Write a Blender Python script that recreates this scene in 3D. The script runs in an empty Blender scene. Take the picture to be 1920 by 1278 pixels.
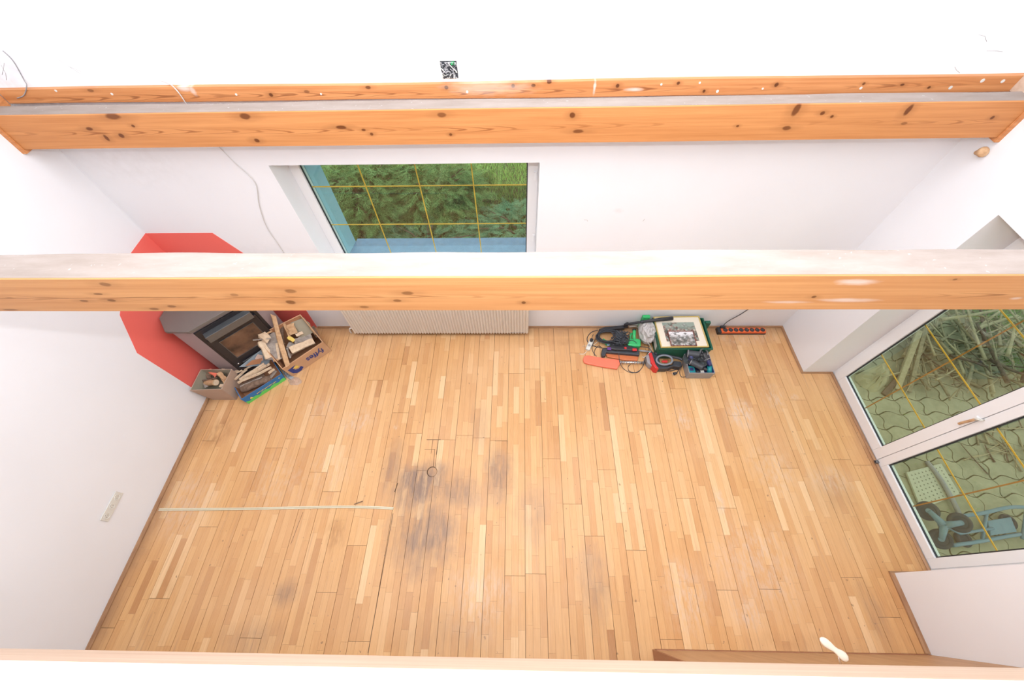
import bpy, bmesh, math, random
from mathutils import Vector, Matrix, Euler
random.seed(7)
PI = math.pi
C = bpy.context.scene.collection
SC = bpy.context.scene

# ------------------------------------------------------------------ camera, world, lights, exposure
CAM = Vector((3.5515, -2.8342, 4.0))
ROT = Euler((0.5807065, 0.0200630, 0.0129584), 'XYZ')
FPX = 733.952
W = 6.7575      # room width (left wall X=0, right wall X=W); back wall Y=0; floor Z=0
XD = 7.089      # inner face of the glazed door frame, at the back of its recess
HC = 5.0        # ceiling height
cam = bpy.data.objects.new('camera', bpy.data.cameras.new('camera'))
C.objects.link(cam); SC.camera = cam
cam.location = CAM; cam.rotation_euler = ROT
cam.data.sensor_fit = 'HORIZONTAL'; cam.data.sensor_width = 36.0
cam.data.lens = FPX / 1920 * 36.0
cam.data.clip_start = 0.02; cam.data.clip_end = 200

SC.view_settings.view_transform = 'Standard'
SC.view_settings.look = 'None'
SC.view_settings.gamma = 1.0
SC.view_settings.use_curve_mapping = False
SC.view_settings.exposure = 0.0

wd = bpy.data.worlds.new('sky'); SC.world = wd; wd.use_nodes = True
bg = wd.node_tree.nodes['Background']
bg.inputs[0].default_value = (0.72, 0.86, 1.0, 1); bg.inputs[1].default_value = 1.6

def lamp(name, kind, loc, rot, energy, color, **kw):
    l = bpy.data.lights.new(name, kind); l.energy = energy; l.color = color
    for k, v in kw.items(): setattr(l, k, v)
    o = bpy.data.objects.new(name, l); C.objects.link(o); o.location = loc; o.rotation_euler = rot
    return o
lamp('sun', 'SUN', (0, 0, 10), Euler((math.radians(24), math.radians(-28), 0)), 5.0, (1, .95, .85), angle=math.radians(.6))
# the photographer's flash, mounted just above the camera
lamp('flash', 'POINT', (3.56, -2.60, 4.18), (0, 0, 0), 125, (.97, .985, 1.0), shadow_soft_size=.03)
# soft fill lamp added under the ceiling, above the gallery and the void
lamp('ceiling_fill', 'AREA', (3.4, -1.8, HC - .06), (0, 0, 0), 175, (.93, .965, 1.0), shape='RECTANGLE', size=5.4, size_y=3.2)

# ------------------------------------------------------------------ helpers
_R = ROT.to_matrix()
def ray(px, py): return _R @ Vector((px - 960, -(py - 639), -FPX))
def P(px, py, z=0.0):
    d = ray(px, py); return CAM + d * ((z - CAM.z) / d.z)
def PY(px, py, y=0.0):
    d = ray(px, py); return CAM + d * ((y - CAM.y) / d.y)
def PX(px, py, x=0.0):
    d = ray(px, py); return CAM + d * ((x - CAM.x) / d.x)

class MB:
    def __init__(s): s.v = []; s.f = []; s.smooth = []; s.tone = None
    def add(s, vs, fs, sm=False):
        o = len(s.v); s.v += [tuple(v) for v in vs]
        s.f += [tuple(i + o for i in f) for f in fs]; s.smooth += [sm] * len(fs); return s
    def box(s, lo, hi, M=None):
        x0, y0, z0 = lo; x1, y1, z1 = hi
        vs = [Vector(p) for p in ((x0,y0,z0),(x1,y0,z0),(x1,y1,z0),(x0,y1,z0),(x0,y0,z1),(x1,y0,z1),(x1,y1,z1),(x0,y1,z1))]
        if M: vs = [M @ v for v in vs]
        return s.add(vs, [(0,3,2,1),(4,5,6,7),(0,1,5,4),(1,2,6,5),(2,3,7,6),(3,0,4,7)])
    def hexa(s, vs):
        return s.add(vs, [(0,3,2,1),(4,5,6,7),(0,1,5,4),(1,2,6,5),(2,3,7,6),(3,0,4,7)])
    def prism(s, poly, z0, z1, M=None):
        n = len(poly)
        vs = [Vector((p[0], p[1], z0)) for p in poly] + [Vector((p[0], p[1], z1)) for p in poly]
        if M: vs = [M @ v for v in vs]
        fs = [tuple(range(n - 1, -1, -1)), tuple(range(n, 2 * n))]
        fs += [(i, (i + 1) % n, n + (i + 1) % n, n + i) for i in range(n)]
        return s.add(vs, fs)
    def tube(s, pts, r, n=8, closed=False, radii=None):
        pts = [Vector(p) for p in pts]; m = len(pts); vs = []; fs = []
        up = Vector((0, 0, 1)); prev = None
        for i, p in enumerate(pts):
            a = pts[i - 1] if (i or closed) else pts[0]; b = pts[(i + 1) % m] if (i < m - 1 or closed) else pts[-1]
            t = (b - a).normalized() if (b - a).length > 1e-9 else Vector((1, 0, 0))
            if prev is None:
                u = t.cross(up) if abs(t.dot(up)) < .95 else t.cross(Vector((1, 0, 0)))
            else: u = prev - t * prev.dot(t)
            u.normalize(); prev = u; w = t.cross(u); rr = radii[i] if radii else r
            for k in range(n):
                a_ = 2 * PI * k / n; vs.append(p + (u * math.cos(a_) + w * math.sin(a_)) * rr)
        for i in range(m if closed else m - 1):
            j = (i + 1) % m
            for k in range(n): fs.append((i*n+k, i*n+(k+1)%n, j*n+(k+1)%n, j*n+k))
        s.add(vs, fs, True)
        if not closed:
            o = len(s.v) - len(vs)
            s.f.append(tuple(o + k for k in range(n - 1, -1, -1))); s.f.append(tuple(o + (m-1)*n + k for k in range(n))); s.smooth += [False, False]
        return s
    def cyl(s, a, b, r, n=16, r2=None): return s.tube([a, b], r, n, radii=[r, r if r2 is None else r2])
    def torus(s, c, ax, R_, r, n=28, k=8):
        ax = Vector(ax).normalized(); q = ax.to_track_quat('Z', 'Y')
        return s.tube([Vector(c) + q @ Vector((R_*math.cos(2*PI*i/n), R_*math.sin(2*PI*i/n), 0)) for i in range(n)], r, k, closed=True)
    def ball(s, c, r, M=None, n=12, m=8):
        vs = [Vector((0,0,1))]; fs = []
        for i in range(1, m):
            for k in range(n):
                a, b = PI*i/m, 2*PI*k/n; vs.append(Vector((math.sin(a)*math.cos(b), math.sin(a)*math.sin(b), math.cos(a))))
        vs.append(Vector((0,0,-1)))
        for k in range(n): fs.append((0, 1+k, 1+(k+1)%n))
        for i in range(m-2):
            for k in range(n): fs.append((1+i*n+k, 1+(i+1)*n+k, 1+(i+1)*n+(k+1)%n, 1+i*n+(k+1)%n))
        l = len(vs)-1
        for k in range(n): fs.append((l, 1+(m-2)*n+(k+1)%n, 1+(m-2)*n+k))
        rr = Vector(r) if hasattr(r, '__len__') else Vector((r, r, r))
        vs = [Vector((v.x*rr.x, v.y*rr.y, v.z*rr.z)) for v in vs]
        if M: vs = [M @ v for v in vs]
        return s.add([v + Vector(c) for v in vs], fs, True)
    def build(s, name, m, parent=None, kind=None, bevel=0, tone=None):
        me = bpy.data.meshes.new(name); me.from_pydata(s.v, [], s.f); me.validate()
        if any(s.smooth) and len(me.polygons) == len(s.smooth): me.polygons.foreach_set('use_smooth', s.smooth)
        me.update()
        t = s.tone if s.tone is not None else ([tone] * len(s.v) if tone is not None else None)
        if t is not None and len(t) == len(me.vertices):
            a = me.attributes.new('tone', 'FLOAT', 'POINT'); a.data.foreach_set('value', t)
        if m: me.materials.append(m)
        o = bpy.data.objects.new(name, me); C.objects.link(o)
        if parent:
            o.parent = parent
            if parent.type == 'EMPTY' or any(abs(v) > 1e-9 for v in parent.location):
                o.matrix_parent_inverse = Matrix.Translation(parent_world(parent)).inverted()
        if kind: o['kind'] = kind
        if bevel:
            b = o.modifiers.new('bevel', 'BEVEL'); b.width = bevel; b.segments = 2; b.limit_method = 'ANGLE'
        return o
def parent_world(p):
    v = Vector(p.location)
    return v
def thing(name, label, cat, loc=(0, 0, 0), group=None):
    o = bpy.data.objects.new(name, None); C.objects.link(o); o.location = loc; o.empty_display_size = .1
    return tag(o, label, cat, group)
def tag(o, label, cat, group=None, kind=None):
    o['label'] = label; o['category'] = cat
    if group: o['group'] = group
    if kind: o['kind'] = kind
    return o
def catmull(pts, n=8, closed=False):
    pts = [Vector(p) for p in pts]; out = []; m = len(pts)
    for i in range(m if closed else m - 1):
        g = (lambda k: pts[k % m]) if closed else (lambda k: pts[max(0, min(m-1, k))])
        p0, p1, p2, p3 = g(i-1), g(i), g(i+1), g(i+2)
        for j in range(n):
            t = j / n; out.append(.5*((2*p1)+(p2-p0)*t+(2*p0-5*p1+4*p2-p3)*t*t+(3*p1-p0-3*p2+p3)*t**3))
    if not closed: out.append(pts[-1])
    return out
def frame_M(o, xdir, zdir=Vector((0, 0, 1))):
    x = Vector(xdir).normalized(); z = (Vector(zdir) - x * x.dot(Vector(zdir))).normalized(); y = z.cross(x)
    M = Matrix((x, y, z)).transposed().to_4x4(); M.translation = Vector(o); return M

# ------------------------------------------------------------------ materials
class NT:
    def __init__(s, name):
        s.m = bpy.data.materials.new(name); s.m.use_nodes = True; s.t = s.m.node_tree; s.b = s.t.nodes['Principled BSDF']
    def n(s, typ, ins=None, **kw):
        x = s.t.nodes.new(typ)
        for k, v in kw.items(): setattr(x, k, v)
        for k, v in (ins or {}).items():
            if isinstance(v, bpy.types.NodeSocket): s.t.links.new(v, x.inputs[k])
            else: x.inputs[k].default_value = v
        return x
    def link(s, a, b): s.t.links.new(a, b)
    def pos(s): return s.n('ShaderNodeNewGeometry').outputs['Position']
    def obj(s): return s.n('ShaderNodeTexCoord').outputs['Object']
    def sc(s, v, scale, loc=(0, 0, 0)): return s.n('ShaderNodeMapping', {'Vector': v, 'Scale': scale, 'Location': loc}).outputs[0]
    def noise(s, v, scale, detail=3, rough=.5): return s.n('ShaderNodeTexNoise', {'Vector': v, 'Scale': scale, 'Detail': detail, 'Roughness': rough}).outputs['Fac']
    def math(s, op, a, b=0.0, c=None, clamp=False):
        i = {0: a, 1: b}
        if c is not None: i[2] = c
        return s.n('ShaderNodeMath', i, operation=op, use_clamp=clamp).outputs[0]
    def mr(s, v, a, b, c=0.0, d=1.0): return s.n('ShaderNodeMapRange', {0: v, 1: a, 2: b, 3: c, 4: d}).outputs[0]
    def mix(s, f, a, b, blend='MIX'):
        x = s.n('ShaderNodeMix', data_type='RGBA', blend_type=blend)
        for k, v in ((0, f), (6, a), (7, b)):
            if isinstance(v, bpy.types.NodeSocket): s.t.links.new(v, x.inputs[k])
            else: x.inputs[k].default_value = v if k == 0 else (*v[:3], 1)
        return x.outputs[2]
    def ramp(s, f, stops):
        x = s.n('ShaderNodeValToRGB', {0: f}); e = x.color_ramp.elements
        while len(e) < len(stops): e.new(.5)
        for i, (p, c) in enumerate(stops): e[i].position = p; e[i].color = (*c, 1)
        return x.outputs[0]
    def bump(s, h, strength=.3, dist=.002):
        b = s.n('ShaderNodeBump', {'Height': h, 'Strength': strength, 'Distance': dist}); s.link(b.outputs[0], s.b.inputs['Normal'])
    def blobs(s, v, lst, noise=None, namt=.4, e0=1.15, e1=.35):
        """soft elliptical patches at (x, y, rx, ry, strength) in the xy of vector v"""
        tot = None
        for (x, y, rx, ry, st) in lst:
            mp = s.n('ShaderNodeVectorMath', {0: v, 1: (x, y, 0)}, operation='SUBTRACT').outputs[0]
            mp = s.n('ShaderNodeVectorMath', {0: mp, 1: (1/rx, 1/ry, 0)}, operation='MULTIPLY').outputs[0]
            d = s.n('ShaderNodeVectorMath', {0: mp}, operation='LENGTH').outputs['Value']
            if noise is not None: d = s.math('ADD', d, s.math('MULTIPLY', s.math('SUBTRACT', noise, .5), namt*2))
            f = s.mr(d, e0, e1, 0, st)
            tot = f if tot is None else s.math('MAXIMUM', tot, f)
        return tot
    def fin(s, col=None, rough=.6, metal=0.0, spec=None):
        if col is not None:
            if isinstance(col, bpy.types.NodeSocket): s.link(col, s.b.inputs['Base Color'])
            else: s.b.inputs['Base Color'].default_value = (*col[:3], 1)
        if isinstance(rough, bpy.types.NodeSocket): s.link(rough, s.b.inputs['Roughness'])
        else: s.b.inputs['Roughness'].default_value = rough
        s.b.inputs['Metallic'].default_value = metal
        if spec is not None: s.b.inputs['Specular IOR Level'].default_value = spec
        return s.m
def plain(name, col, rough=.5, metal=0.0, var=.12, scale=30, spec=None):
    n = NT(name); f = n.noise(n.obj(), scale, 3)
    c = n.mix(f, tuple(x*(1-var) for x in col), tuple(min(1, x*(1+var)) for x in col))
    return n.fin(c, rough, metal, spec)
def wood(name, c1, c2, rough=.6, stretch=(30, 30, 2.5), scale=1.5, axis_obj=True, dust=None):
    n = NT(name); v = n.sc(n.obj(), stretch); f = n.noise(v, scale, 5, .6)
    c = n.ramp(f, [(.3, c1), (.7, c2)])
    if dust: c = n.mix(n.mr(n.noise(n.obj(), 9, 4), .45, .7), c, dust)
    n.bump(f, .3, .002); return n.fin(c, rough)

# plaster
def plaster(name='white_plaster', base=(.835, .84, .875), smudges=None):
    n = NT(name); p = n.pos(); a = n.noise(p, 1.3, 4); b = n.noise(p, 60, 4)
    c = n.mix(n.mr(a, .35, .75), base, tuple(x*.965 for x in base))
    if smudges:
        q = n.sc(p, (1, 1, 1)); sep = n.n('ShaderNodeSeparateXYZ', {0: q})
        xz = n.n('ShaderNodeCombineXYZ', {0: sep.outputs[0], 1: sep.outputs[2], 2: 0.0}).outputs[0]
        f = n.math('MULTIPLY', n.blobs(xz, smudges, n.noise(p, 7, 5), .5), n.mr(n.noise(p, 16, 5), .35, .7))
        c = n.mix(f, c, (.45, .42, .40))
    n.bump(b, .12, .002); return n.fin(c, .85, spec=.2)
M_back = plaster('white_plaster_marked', smudges=[(.05, 2.95, .35, .3, .35), (.5, 2.25, .5, .25, .12), (6.4, 3.0, .4, .3, .14), (.25, 2.7, .3, .06, .6), (1.0, 1.1, .4, .3, .15), (4.4, 1.75, .05, .03, .3)])
M_wall = plaster(base=(.835, .84, .875))
M_ceil = plaster('ceiling_plaster', (.88, .88, .88))
M_red = plaster('red_wall_paint', (.86, .165, .135))
M_redR = M_red

# floor
def floor_mat():
    n = NT('worn_oak_parquet'); p = n.pos()
    tone = n.n('ShaderNodeAttribute', attribute_name='tone').outputs['Fac']
    g = n.noise(n.sc(p, (70, 3.2, 1)), 1.0, 5, .6)
    g2 = n.noise(n.sc(p, (240, 9, 1)), 1.0, 3, .6)
    c = n.ramp(tone, [(0.0, (.46, .215, .085)), (.25, (.61, .315, .125)), (.6, (.70, .395, .17)), (1.0, (.82, .55, .30))])
    c = n.mix(n.mr(g, .35, .75, 0, .32), c, (.46, .21, .08))
    c = n.mix(n.mr(g2, .5, .8, 0, .25), c, (.82, .56, .33))
    st1 = n.noise(n.sc(p, (95, 1.7, 1)), 1.0, 4, .65)
    c = n.mix(n.mr(st1, .60, .70, 0, .55), c, (.40, .19, .075))
    st2 = n.noise(n.sc(p, (34, 1.1, 1), (7, 3, 0)), 1.0, 4, .6)
    c = n.mix(n.mr(st2, .60, .72, 0, .45), c, (.42, .24, .14))
    dots = n.noise(n.sc(p, (30, 22, 1)), 1.0, 2, .4)
    c = n.mix(n.mr(dots, .735, .76, 0, .7), c, (.22, .12, .06))
    big = n.noise(p, .9, 4)
    c = n.mix(n.mr(big, .4, .75, 0, .3), c, (.78, .52, .33))
    nz = n.noise(p, 4.5, 5, .6)
    def W2(x, y, rx, ry, s):
        q = P(x, y); return (q.x, q.y, rx, ry, s)
    dark = [W2(790, 905, .36, .24, .9), W2(860, 920, .28, .2, .55), W2(800, 1000, .36, .36, .7), W2(770, 930, .2, .2, .6), W2(935, 890, .17, .32, .6),
            W2(735, 880, .12, .32, .45), W2(1000, 960, .18, .3, .28), W2(1115, 1090, .15, .35, .35), W2(535, 1110, .12, .12, .5), W2(470, 1200, .3, .15, .28), W2(840, 1190, .5, .2, .2),
            W2(1560, 920, .25, .25, .18), W2(1300, 640, .4, .12, .12), W2(1640, 1150, .1, .3, .3), W2(900, 800, .12, .3, .25)]
    d = n.math('MULTIPLY', n.blobs(p, dark, nz, .55), n.mr(n.noise(n.sc(p, (16, 3, 1)), 1.6, 5, .65), .3, .6, .3, 1))
    c = n.mix(n.math('MULTIPLY', d, 1.25, clamp=True), c, (.27, .175, .125))
    rust = [W2(410, 810, .14, .2, .75), W2(630, 1000, .1, .16, .7), W2(1370, 650, .1, .2, .4), W2(1430, 700, .12, .5, .3), W2(1590, 760, .15, .5, .35), W2(1700, 1150, .2, .5, .28), W2(300, 1130, .2, .4, .2),
            W2(620, 650, .35, .2, .45), W2(1060, 640, .2, .06, .45), W2(1500, 1200, .5, .06, .3)]
    r = n.math('MULTIPLY', n.blobs(p, rust, nz, .5), n.mr(n.noise(n.sc(p, (22, 6, 1)), 1.4, 4), .35, .65))
    c = n.mix(n.math('MULTIPLY', r, .75), c, (.33, .15, .055))
    pale = [W2(1390, 775, .17, .2, .75), W2(1280, 785, .1, .15, .55), W2(1450, 745, .14, .16, .45), W2(670, 790, .2, .16, .4), W2(743, 800, .03, .03, .9), W2(600, 765, .2, .2, .28),
            W2(1350, 940, .05, .14, .55), W2(1290, 1120, .2, .3, .5), W2(1420, 1060, .4, .4, .4), W2(1450, 880, .25, .3, .33), W2(1560, 900, .25, .14, .4), W2(1400, 1150, .15, .12, .5), W2(900, 1120, .3, .3, .35),
            W2(350, 940, .3, .35, .35), W2(520, 900, .4, .3, .25), W2(1390, 630, .5, .14, .35), W2(1490, 745, .06, .05, .6), W2(620, 880, .3, .3, .2)]
    l = n.math('MULTIPLY', n.blobs(p, pale, nz, .5), n.mr(n.noise(n.sc(p, (26, 8, 1)), 1.2, 4, .7), .42, .6))  # whitish blemishes, plus painted light: flash highlight and a band by the wall
    c = n.mix(n.math('MULTIPLY', l, .8), c, (.66, .55, .47))
    # dirt along the skirting
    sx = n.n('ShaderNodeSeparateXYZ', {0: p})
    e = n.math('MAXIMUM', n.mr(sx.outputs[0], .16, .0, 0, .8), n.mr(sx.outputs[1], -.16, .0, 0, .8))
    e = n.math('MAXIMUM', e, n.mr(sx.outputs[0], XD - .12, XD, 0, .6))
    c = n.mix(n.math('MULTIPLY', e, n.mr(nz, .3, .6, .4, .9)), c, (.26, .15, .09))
    n.bump(g, .15, .001)
    return n.fin(c, n.mr(nz, .3, .7, .38, .55), spec=.35)
M_floor = floor_mat()
M_joint = plain('dark_floor_joint', (.10, .055, .03), .9)
M_skirt = wood('brown_skirting_wood', (.28, .14, .07), (.44, .25, .13), .6, (3, 3, 30), 2)

def pine(name, base1, base2, grain, face_z0, face_z1, knots, paint=None, crack=None):
    """face grain: rings run along X, a cathedral band near the middle of the face; knots as (x, z, rx, rz, strength)"""
    n = NT(name); p = n.pos(); s = n.n('ShaderNodeSeparateXYZ', {0: p})
    g = n.noise(n.sc(p, (1.3, 20, 55)), 1.0, 5, .6)
    c = n.ramp(g, [(.3, base1), (.7, base2)])
    zc = (face_z0 + face_z1) / 2 - .015
    wob = n.noise(n.sc(p, (1.2, 2, 2)), 1.0, 3)
    dz = n.math('SUBTRACT', s.outputs[2], n.math('ADD', zc - .03, n.math('MULTIPLY', wob, .06)))
    cath = n.math('ADD', n.math('MULTIPLY', n.math('MULTIPLY', dz, dz), 5500), n.math('MULTIPLY', s.outputs[0], 9.0))
    cath = n.math('ADD', cath, n.math('MULTIPLY', n.noise(n.sc(p, (3, 10, 30)), 1, 3), 4))
    w = n.mr(n.math('SINE', n.math('MULTIPLY', cath, 3.2)), .35, 1.0)
    w = n.math('MULTIPLY', w, n.mr(n.math('ABSOLUTE', dz), .03, .006, 0, .8))
    w = n.math('MULTIPLY', w, n.mr(n.noise(n.sc(p, (1.1, 1, 1)), 1, 2), .42, .6))
    c = n.mix(w, c, grain)
    xz = n.n('ShaderNodeCombineXYZ', {0: s.outputs[0], 1: s.outputs[2], 2: 0.0}).outputs[0]
    nz = n.noise(n.sc(p, (14, 14, 40)), 1, 4)
    halo = n.blobs(xz, [(x, z, rx*3.6, rz*2.0, st*.55) for x, z, rx, rz, st in knots], nz, .35)
    k = n.blobs(xz, [(x, z, rx, rz, min(1, st*1.25)) for x, z, rx, rz, st in knots], nz, .35, 1.15, .75)
    c = n.mix(halo, c, tuple(x*.6 for x in base1)); c = n.mix(k, c, tuple(x*.6 for x in grain))
    if paint:
        f = n.blobs(xz, paint, n.noise(n.sc(p, (10, 10, 40)), 1, 5), .6)
        c = n.mix(f, c, (.72, .62, .56))
    if crack:
        zz, xa, xb = crack; wv = n.noise(n.sc(p, (.8, 0, 0)), 1.0, 4, .6)
        dd = n.math('ABSOLUTE', n.math('SUBTRACT', s.outputs[2], n.math('ADD', zz - .02, n.math('MULTIPLY', wv, .04))))
        f = n.math('MULTIPLY', n.mr(dd, .0028, .0008, 0, .8), n.mr(s.outputs[0], xb, xb - .8, 0, 1)); c = n.mix(n.math('MULTIPLY', f, n.mr(n.noise(n.sc(p, (5, 0, 0)), 1, 2), .38, .5)), c, tuple(x*.8 for x in grain))
    n.bump(g, .2, .001)
    return n.fin(c, .5, spec=.3)
def K(pts, y): 
    out = []
    for (px, py, rx, rz, s) in pts:
        q = PY(px, py, y); out.append((q.x, q.z, rx, rz, s))
    return out
kfar = K([(212, 218, .05, .022, .7), (168, 241, .025, .012, .8), (200, 258, .014, .022, .8), (228, 254, .018, .016, .8), (250, 236, .012, .01, .8), (460, 218, .035, .02, .75), (482, 263, .02, .014, .9),
          (640, 238, .035, .012, .9), (682, 243, .014, .008, .8), (697, 251, .012, .01, .9), (828, 215, .03, .015, .6), (845, 252, .01, .009, 1), (1073, 216, .018, .018, .9), (1084, 246, .035, .013, .7),
          (1383, 236, .01, .008, .9), (1493, 206, .022, .04, .75), (1475, 240, .028, .014, .7), (1542, 212, .014, .012, .9), (1703, 206, .017, .035, .8), (1560, 218, .01, .009, .9), (1695, 231, .02, .009, .5), (1860, 220, .012, .012, .8)], -.22)
kmid = K([(198, 532, .025, .013, .5), (185, 550, .02, .006, .6), (158, 563, .02, .008, .6), (210, 562, .02, .009, .7), (290, 578, .025, .009, .6), (322, 573, .022, .009, .6), (545, 545, .028, .013, .5), (545, 566, .022, .014, .7),
          (765, 549, .03, .012, .55), (745, 563, .02, .009, .6), (683, 575, .022, .010, .5), (440, 552, .02, .01, .4), (982, 566, .01, .009, .8), (1526, 556, .012, .009, .7), (1790, 523, .01, .006, .6), (20, 580, .04, .008, .5)], -1.67)
ktrim = K([(508, 178, .014, .012, 1), (575, 172, .02, .01, .5), (690, 164, .018, .01, .7), (837, 164, .014, .012, 1), (962, 161, .012, .012, 1), (1000, 160, .015, .01, .7), (1158, 161, .012, .012, 1), (1272, 156, .01, .01, .9), (1456, 159, .012, .012, 1), (1320, 171, .01, .01, .9),
           (1620, 157, .01, .009, .7), (1692, 159, .014, .008, 1), (1742, 164, .01, .008, .8), (170, 170, .02, .01, .5), (1030, 154, .015, .01, .8)], -.035)
M_beam_far = pine('lacquered_pine_far', (.48, .19, .062), (.62, .275, .10), (.25, .075, .02), 2.5, 2.73, kfar)
M_beam_mid = pine('lacquered_pine_mid', (.50, .22, .08), (.62, .31, .125), (.27, .10, .03), 2.5, 2.73, kmid, paint=K([(1610, 528, .1, .02, .7), (1590, 562, .14, .016, .6), (1480, 566, .12, .01, .45), (1905, 558, .03, .01, .5)], -1.67), crack=(2.60, 0, 3.4))
M_beam_near = wood('pale_pine_near', (.58, .41, .30), (.68, .53, .42), .6, (1.5, 25, 40), 1.0)
M_trim = pine('pine_ledger', (.50, .19, .065), (.66, .30, .12), (.22, .07, .025), 2.7, 2.8, ktrim, paint=K([(345, 165, .05, .02, .8), (360, 168, .02, .04, .6), (180, 162, .06, .01, .6), (915, 165, .3, .05, .35), (1190, 168, .06, .012, .8), (1115, 163, .01, .05, .8)], -.035))
def dusty():
    n = NT('grey_dusty_sawn_wood'); p = n.pos(); a = n.noise(n.sc(p, (2, 9, 9)), 1.6, 5, .65); b = n.noise(p, 45, 3)
    c = n.ramp(a, [(.3, (.29, .237, .208)), (.7, (.365, .308, .278))]); c = n.mix(n.mr(b, .68, .75), c, (.45, .42, .40))
    n.bump(a, .3, .003); return n.fin(c, .95, spec=.05)
M_dust = dusty()
M_white_paint = plain('white_paint', (.86, .86, .87), .5, var=.02)
M_pvc = plain('white_pvc', (.82, .82, .84), .28, var=.015)
M_gasket = plain('black_gasket', (.02, .025, .03), .5)
M_gold = plain('gold_glazing_bar', (.95, .52, .07), .35, 0.0)
M_gold2 = plain('shaded_gold_glazing_bar', (.62, .28, .09), .4, .2)  # same gold bars, their shaded look put into a browner colour
def glass_mat(name, tint, refl=1.0):
    n = NT(name); t = n.t; t.nodes.remove(n.b)
    out = t.nodes['Material Output']
    tr = n.n('ShaderNodeBsdfTransparent', {0: (*tint, 1)}); gl = n.n('ShaderNodeBsdfGlossy', {0: (1, 1, 1, 1), 'Roughness': .0})
    g = n.n('ShaderNodeNewGeometry'); dt = n.n('ShaderNodeVectorMath', {0: g.outputs['Incoming'], 1: g.outputs['Normal']}, operation='DOT_PRODUCT').outputs['Value']
    k = n.math('POWER', n.math('SUBTRACT', 1.0, n.math('ABSOLUTE', dt), clamp=True), 5.0)
    f = n.math('MULTIPLY', n.math('ADD', .04, n.math('MULTIPLY', k, .96)), refl, clamp=True)
    mx = n.n('ShaderNodeMixShader', {0: f, 1: tr.outputs[0], 2: gl.outputs[0]}); n.link(mx.outputs[0], out.inputs[0])
    return n.m
M_glass = glass_mat('tinted_double_glazing', (.84, .87, .75), 1.3)
M_glassw = glass_mat('clear_double_glazing', (.86, .93, .88), 1.3)
M_radi = plain('cream_radiator_enamel', (.74, .68, .61), .4, var=.02)
M_metal = plain('brushed_steel', (.6, .6, .6), .35, .9)
M_chrome = plain('chrome', (.8, .8, .8), .15, 1.0, var=.03)
M_black = plain('black_plastic', (.03, .03, .035), .45)
M_dkgrey = plain('dark_grey_plastic', (.045, .05, .06), .5)
M_grey = plain('grey_plastic', (.32, .31, .32), .5)
M_green = plain('green_tool_plastic', (.04, .48, .15), .4)
M_dkgreen = plain('dark_green_crate_plastic', (.012, .115, .07), .5)
M_teal = plain('teal_plastic', (.02, .27, .30), .4)
M_navy = plain('navy_plastic', (.035, .04, .14), .5)
M_orange = plain('orange_plastic', (.82, .14, .035), .4)
M_salmon = plain('orange_red_sheath', (.86, .19, .11), .45, var=.06)
M_sheath2 = plain('brown_orange_sheath', (.60, .17, .06), .4, var=.15, scale=12)
M_redp = plain('red_plastic', (.62, .03, .03), .4)
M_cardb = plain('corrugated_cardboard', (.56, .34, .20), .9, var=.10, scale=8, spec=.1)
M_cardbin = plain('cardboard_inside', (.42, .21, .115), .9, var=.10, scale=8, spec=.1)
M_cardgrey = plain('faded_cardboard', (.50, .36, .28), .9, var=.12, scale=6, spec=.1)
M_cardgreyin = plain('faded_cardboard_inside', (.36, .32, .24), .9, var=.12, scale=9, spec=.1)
M_blue = plain('blue_carton_print', (.03, .17, .42), .6)
M_lime = plain('lime_green_print', (.14, .62, .12), .6)
M_yel = plain('yellow_print', (.80, .58, .12), .6)
M_ink = plain('dark_blue_ink', (.035, .05, .22), .7)
M_w_pale = wood('pale_split_wood', (.58, .40, .26), (.80, .64, .46), .8, (20, 20, 20), 1.2)
M_w_mid = wood('tan_firewood', (.46, .26, .13), (.68, .44, .25), .8, (20, 20, 20), 1.2)
M_w_grey = wood('weathered_grey_board', (.24, .20, .18), (.44, .38, .33), .9, (18, 18, 18), 1.4)
M_w_bark = wood('dark_bark', (.11, .07, .05), (.25, .16, .11), .95, (25, 25, 25), 1.5)
M_stove = plain('taupe_stone_casing', (.17, .15, .135), .55, var=.04, scale=5)
M_stove_front = plain('grey_stone_front', (.34, .275, .275), .5, var=.04, scale=5)
M_iron = plain('black_cast_iron', (.022, .02, .024), .4)
M_steelgrey = plain('dull_steel', (.16, .17, .18), .35, .6)
M_ivory = plain('ivory_socket_plastic', (.70, .69, .64), .35, var=.02)
M_cream = plain('cream_strip', (.50, .42, .26), .5, var=.08)
M_bag = None

# ------------------------------------------------------------------ the room
def struct(name, mb, m, parent=None, **kw): return mb.build(name, m, parent, kind=None if parent else 'structure', **kw)
T = .34
WX0, WX1, WZ0, WZ1 = 1.55, 3.695, .84, 2.21       # window opening in the back wall
YN = -4.3
b = MB(); b.box((-.3, 0, -.3), (WX0, .34, HC)).box((WX1, 0, -.3), (W + T + .05, .34, HC)).box((WX0, 0, -.3), (WX1, .34, WZ0)).box((WX0, 0, WZ1), (WX1, .34, HC))
b.box((-5, 0, -.3), (-.3, .34, HC)); wall_back = struct('wall_back', b, M_back)  # unseen stretch of wall added to keep sun off the garden
wall_left = struct('wall_left', MB().box((-.3, YN - .3, -.3), (0, 0, HC)), M_wall)
DY0, DY1, DZ = -.640, -2.612, 2.20                    # door recess
b = MB(); b.box((W, DY0, -.3), (W + T + .05, 0, HC)).box((W, YN - .3, -.3), (W + T + .05, DY1, HC)).box((W, DY1, DZ), (W + T + .05, DY0, HC))
wall_right = struct('wall_right', b, M_wall)
struct('wall_near', MB().box((-.3, YN - .3, -.3), (W + T + .05, YN, HC)), M_wall)
struct('ceiling', MB().box((-.3, YN - .3, HC), (W + T + .05, .34, HC + .2)), M_ceil)

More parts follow.
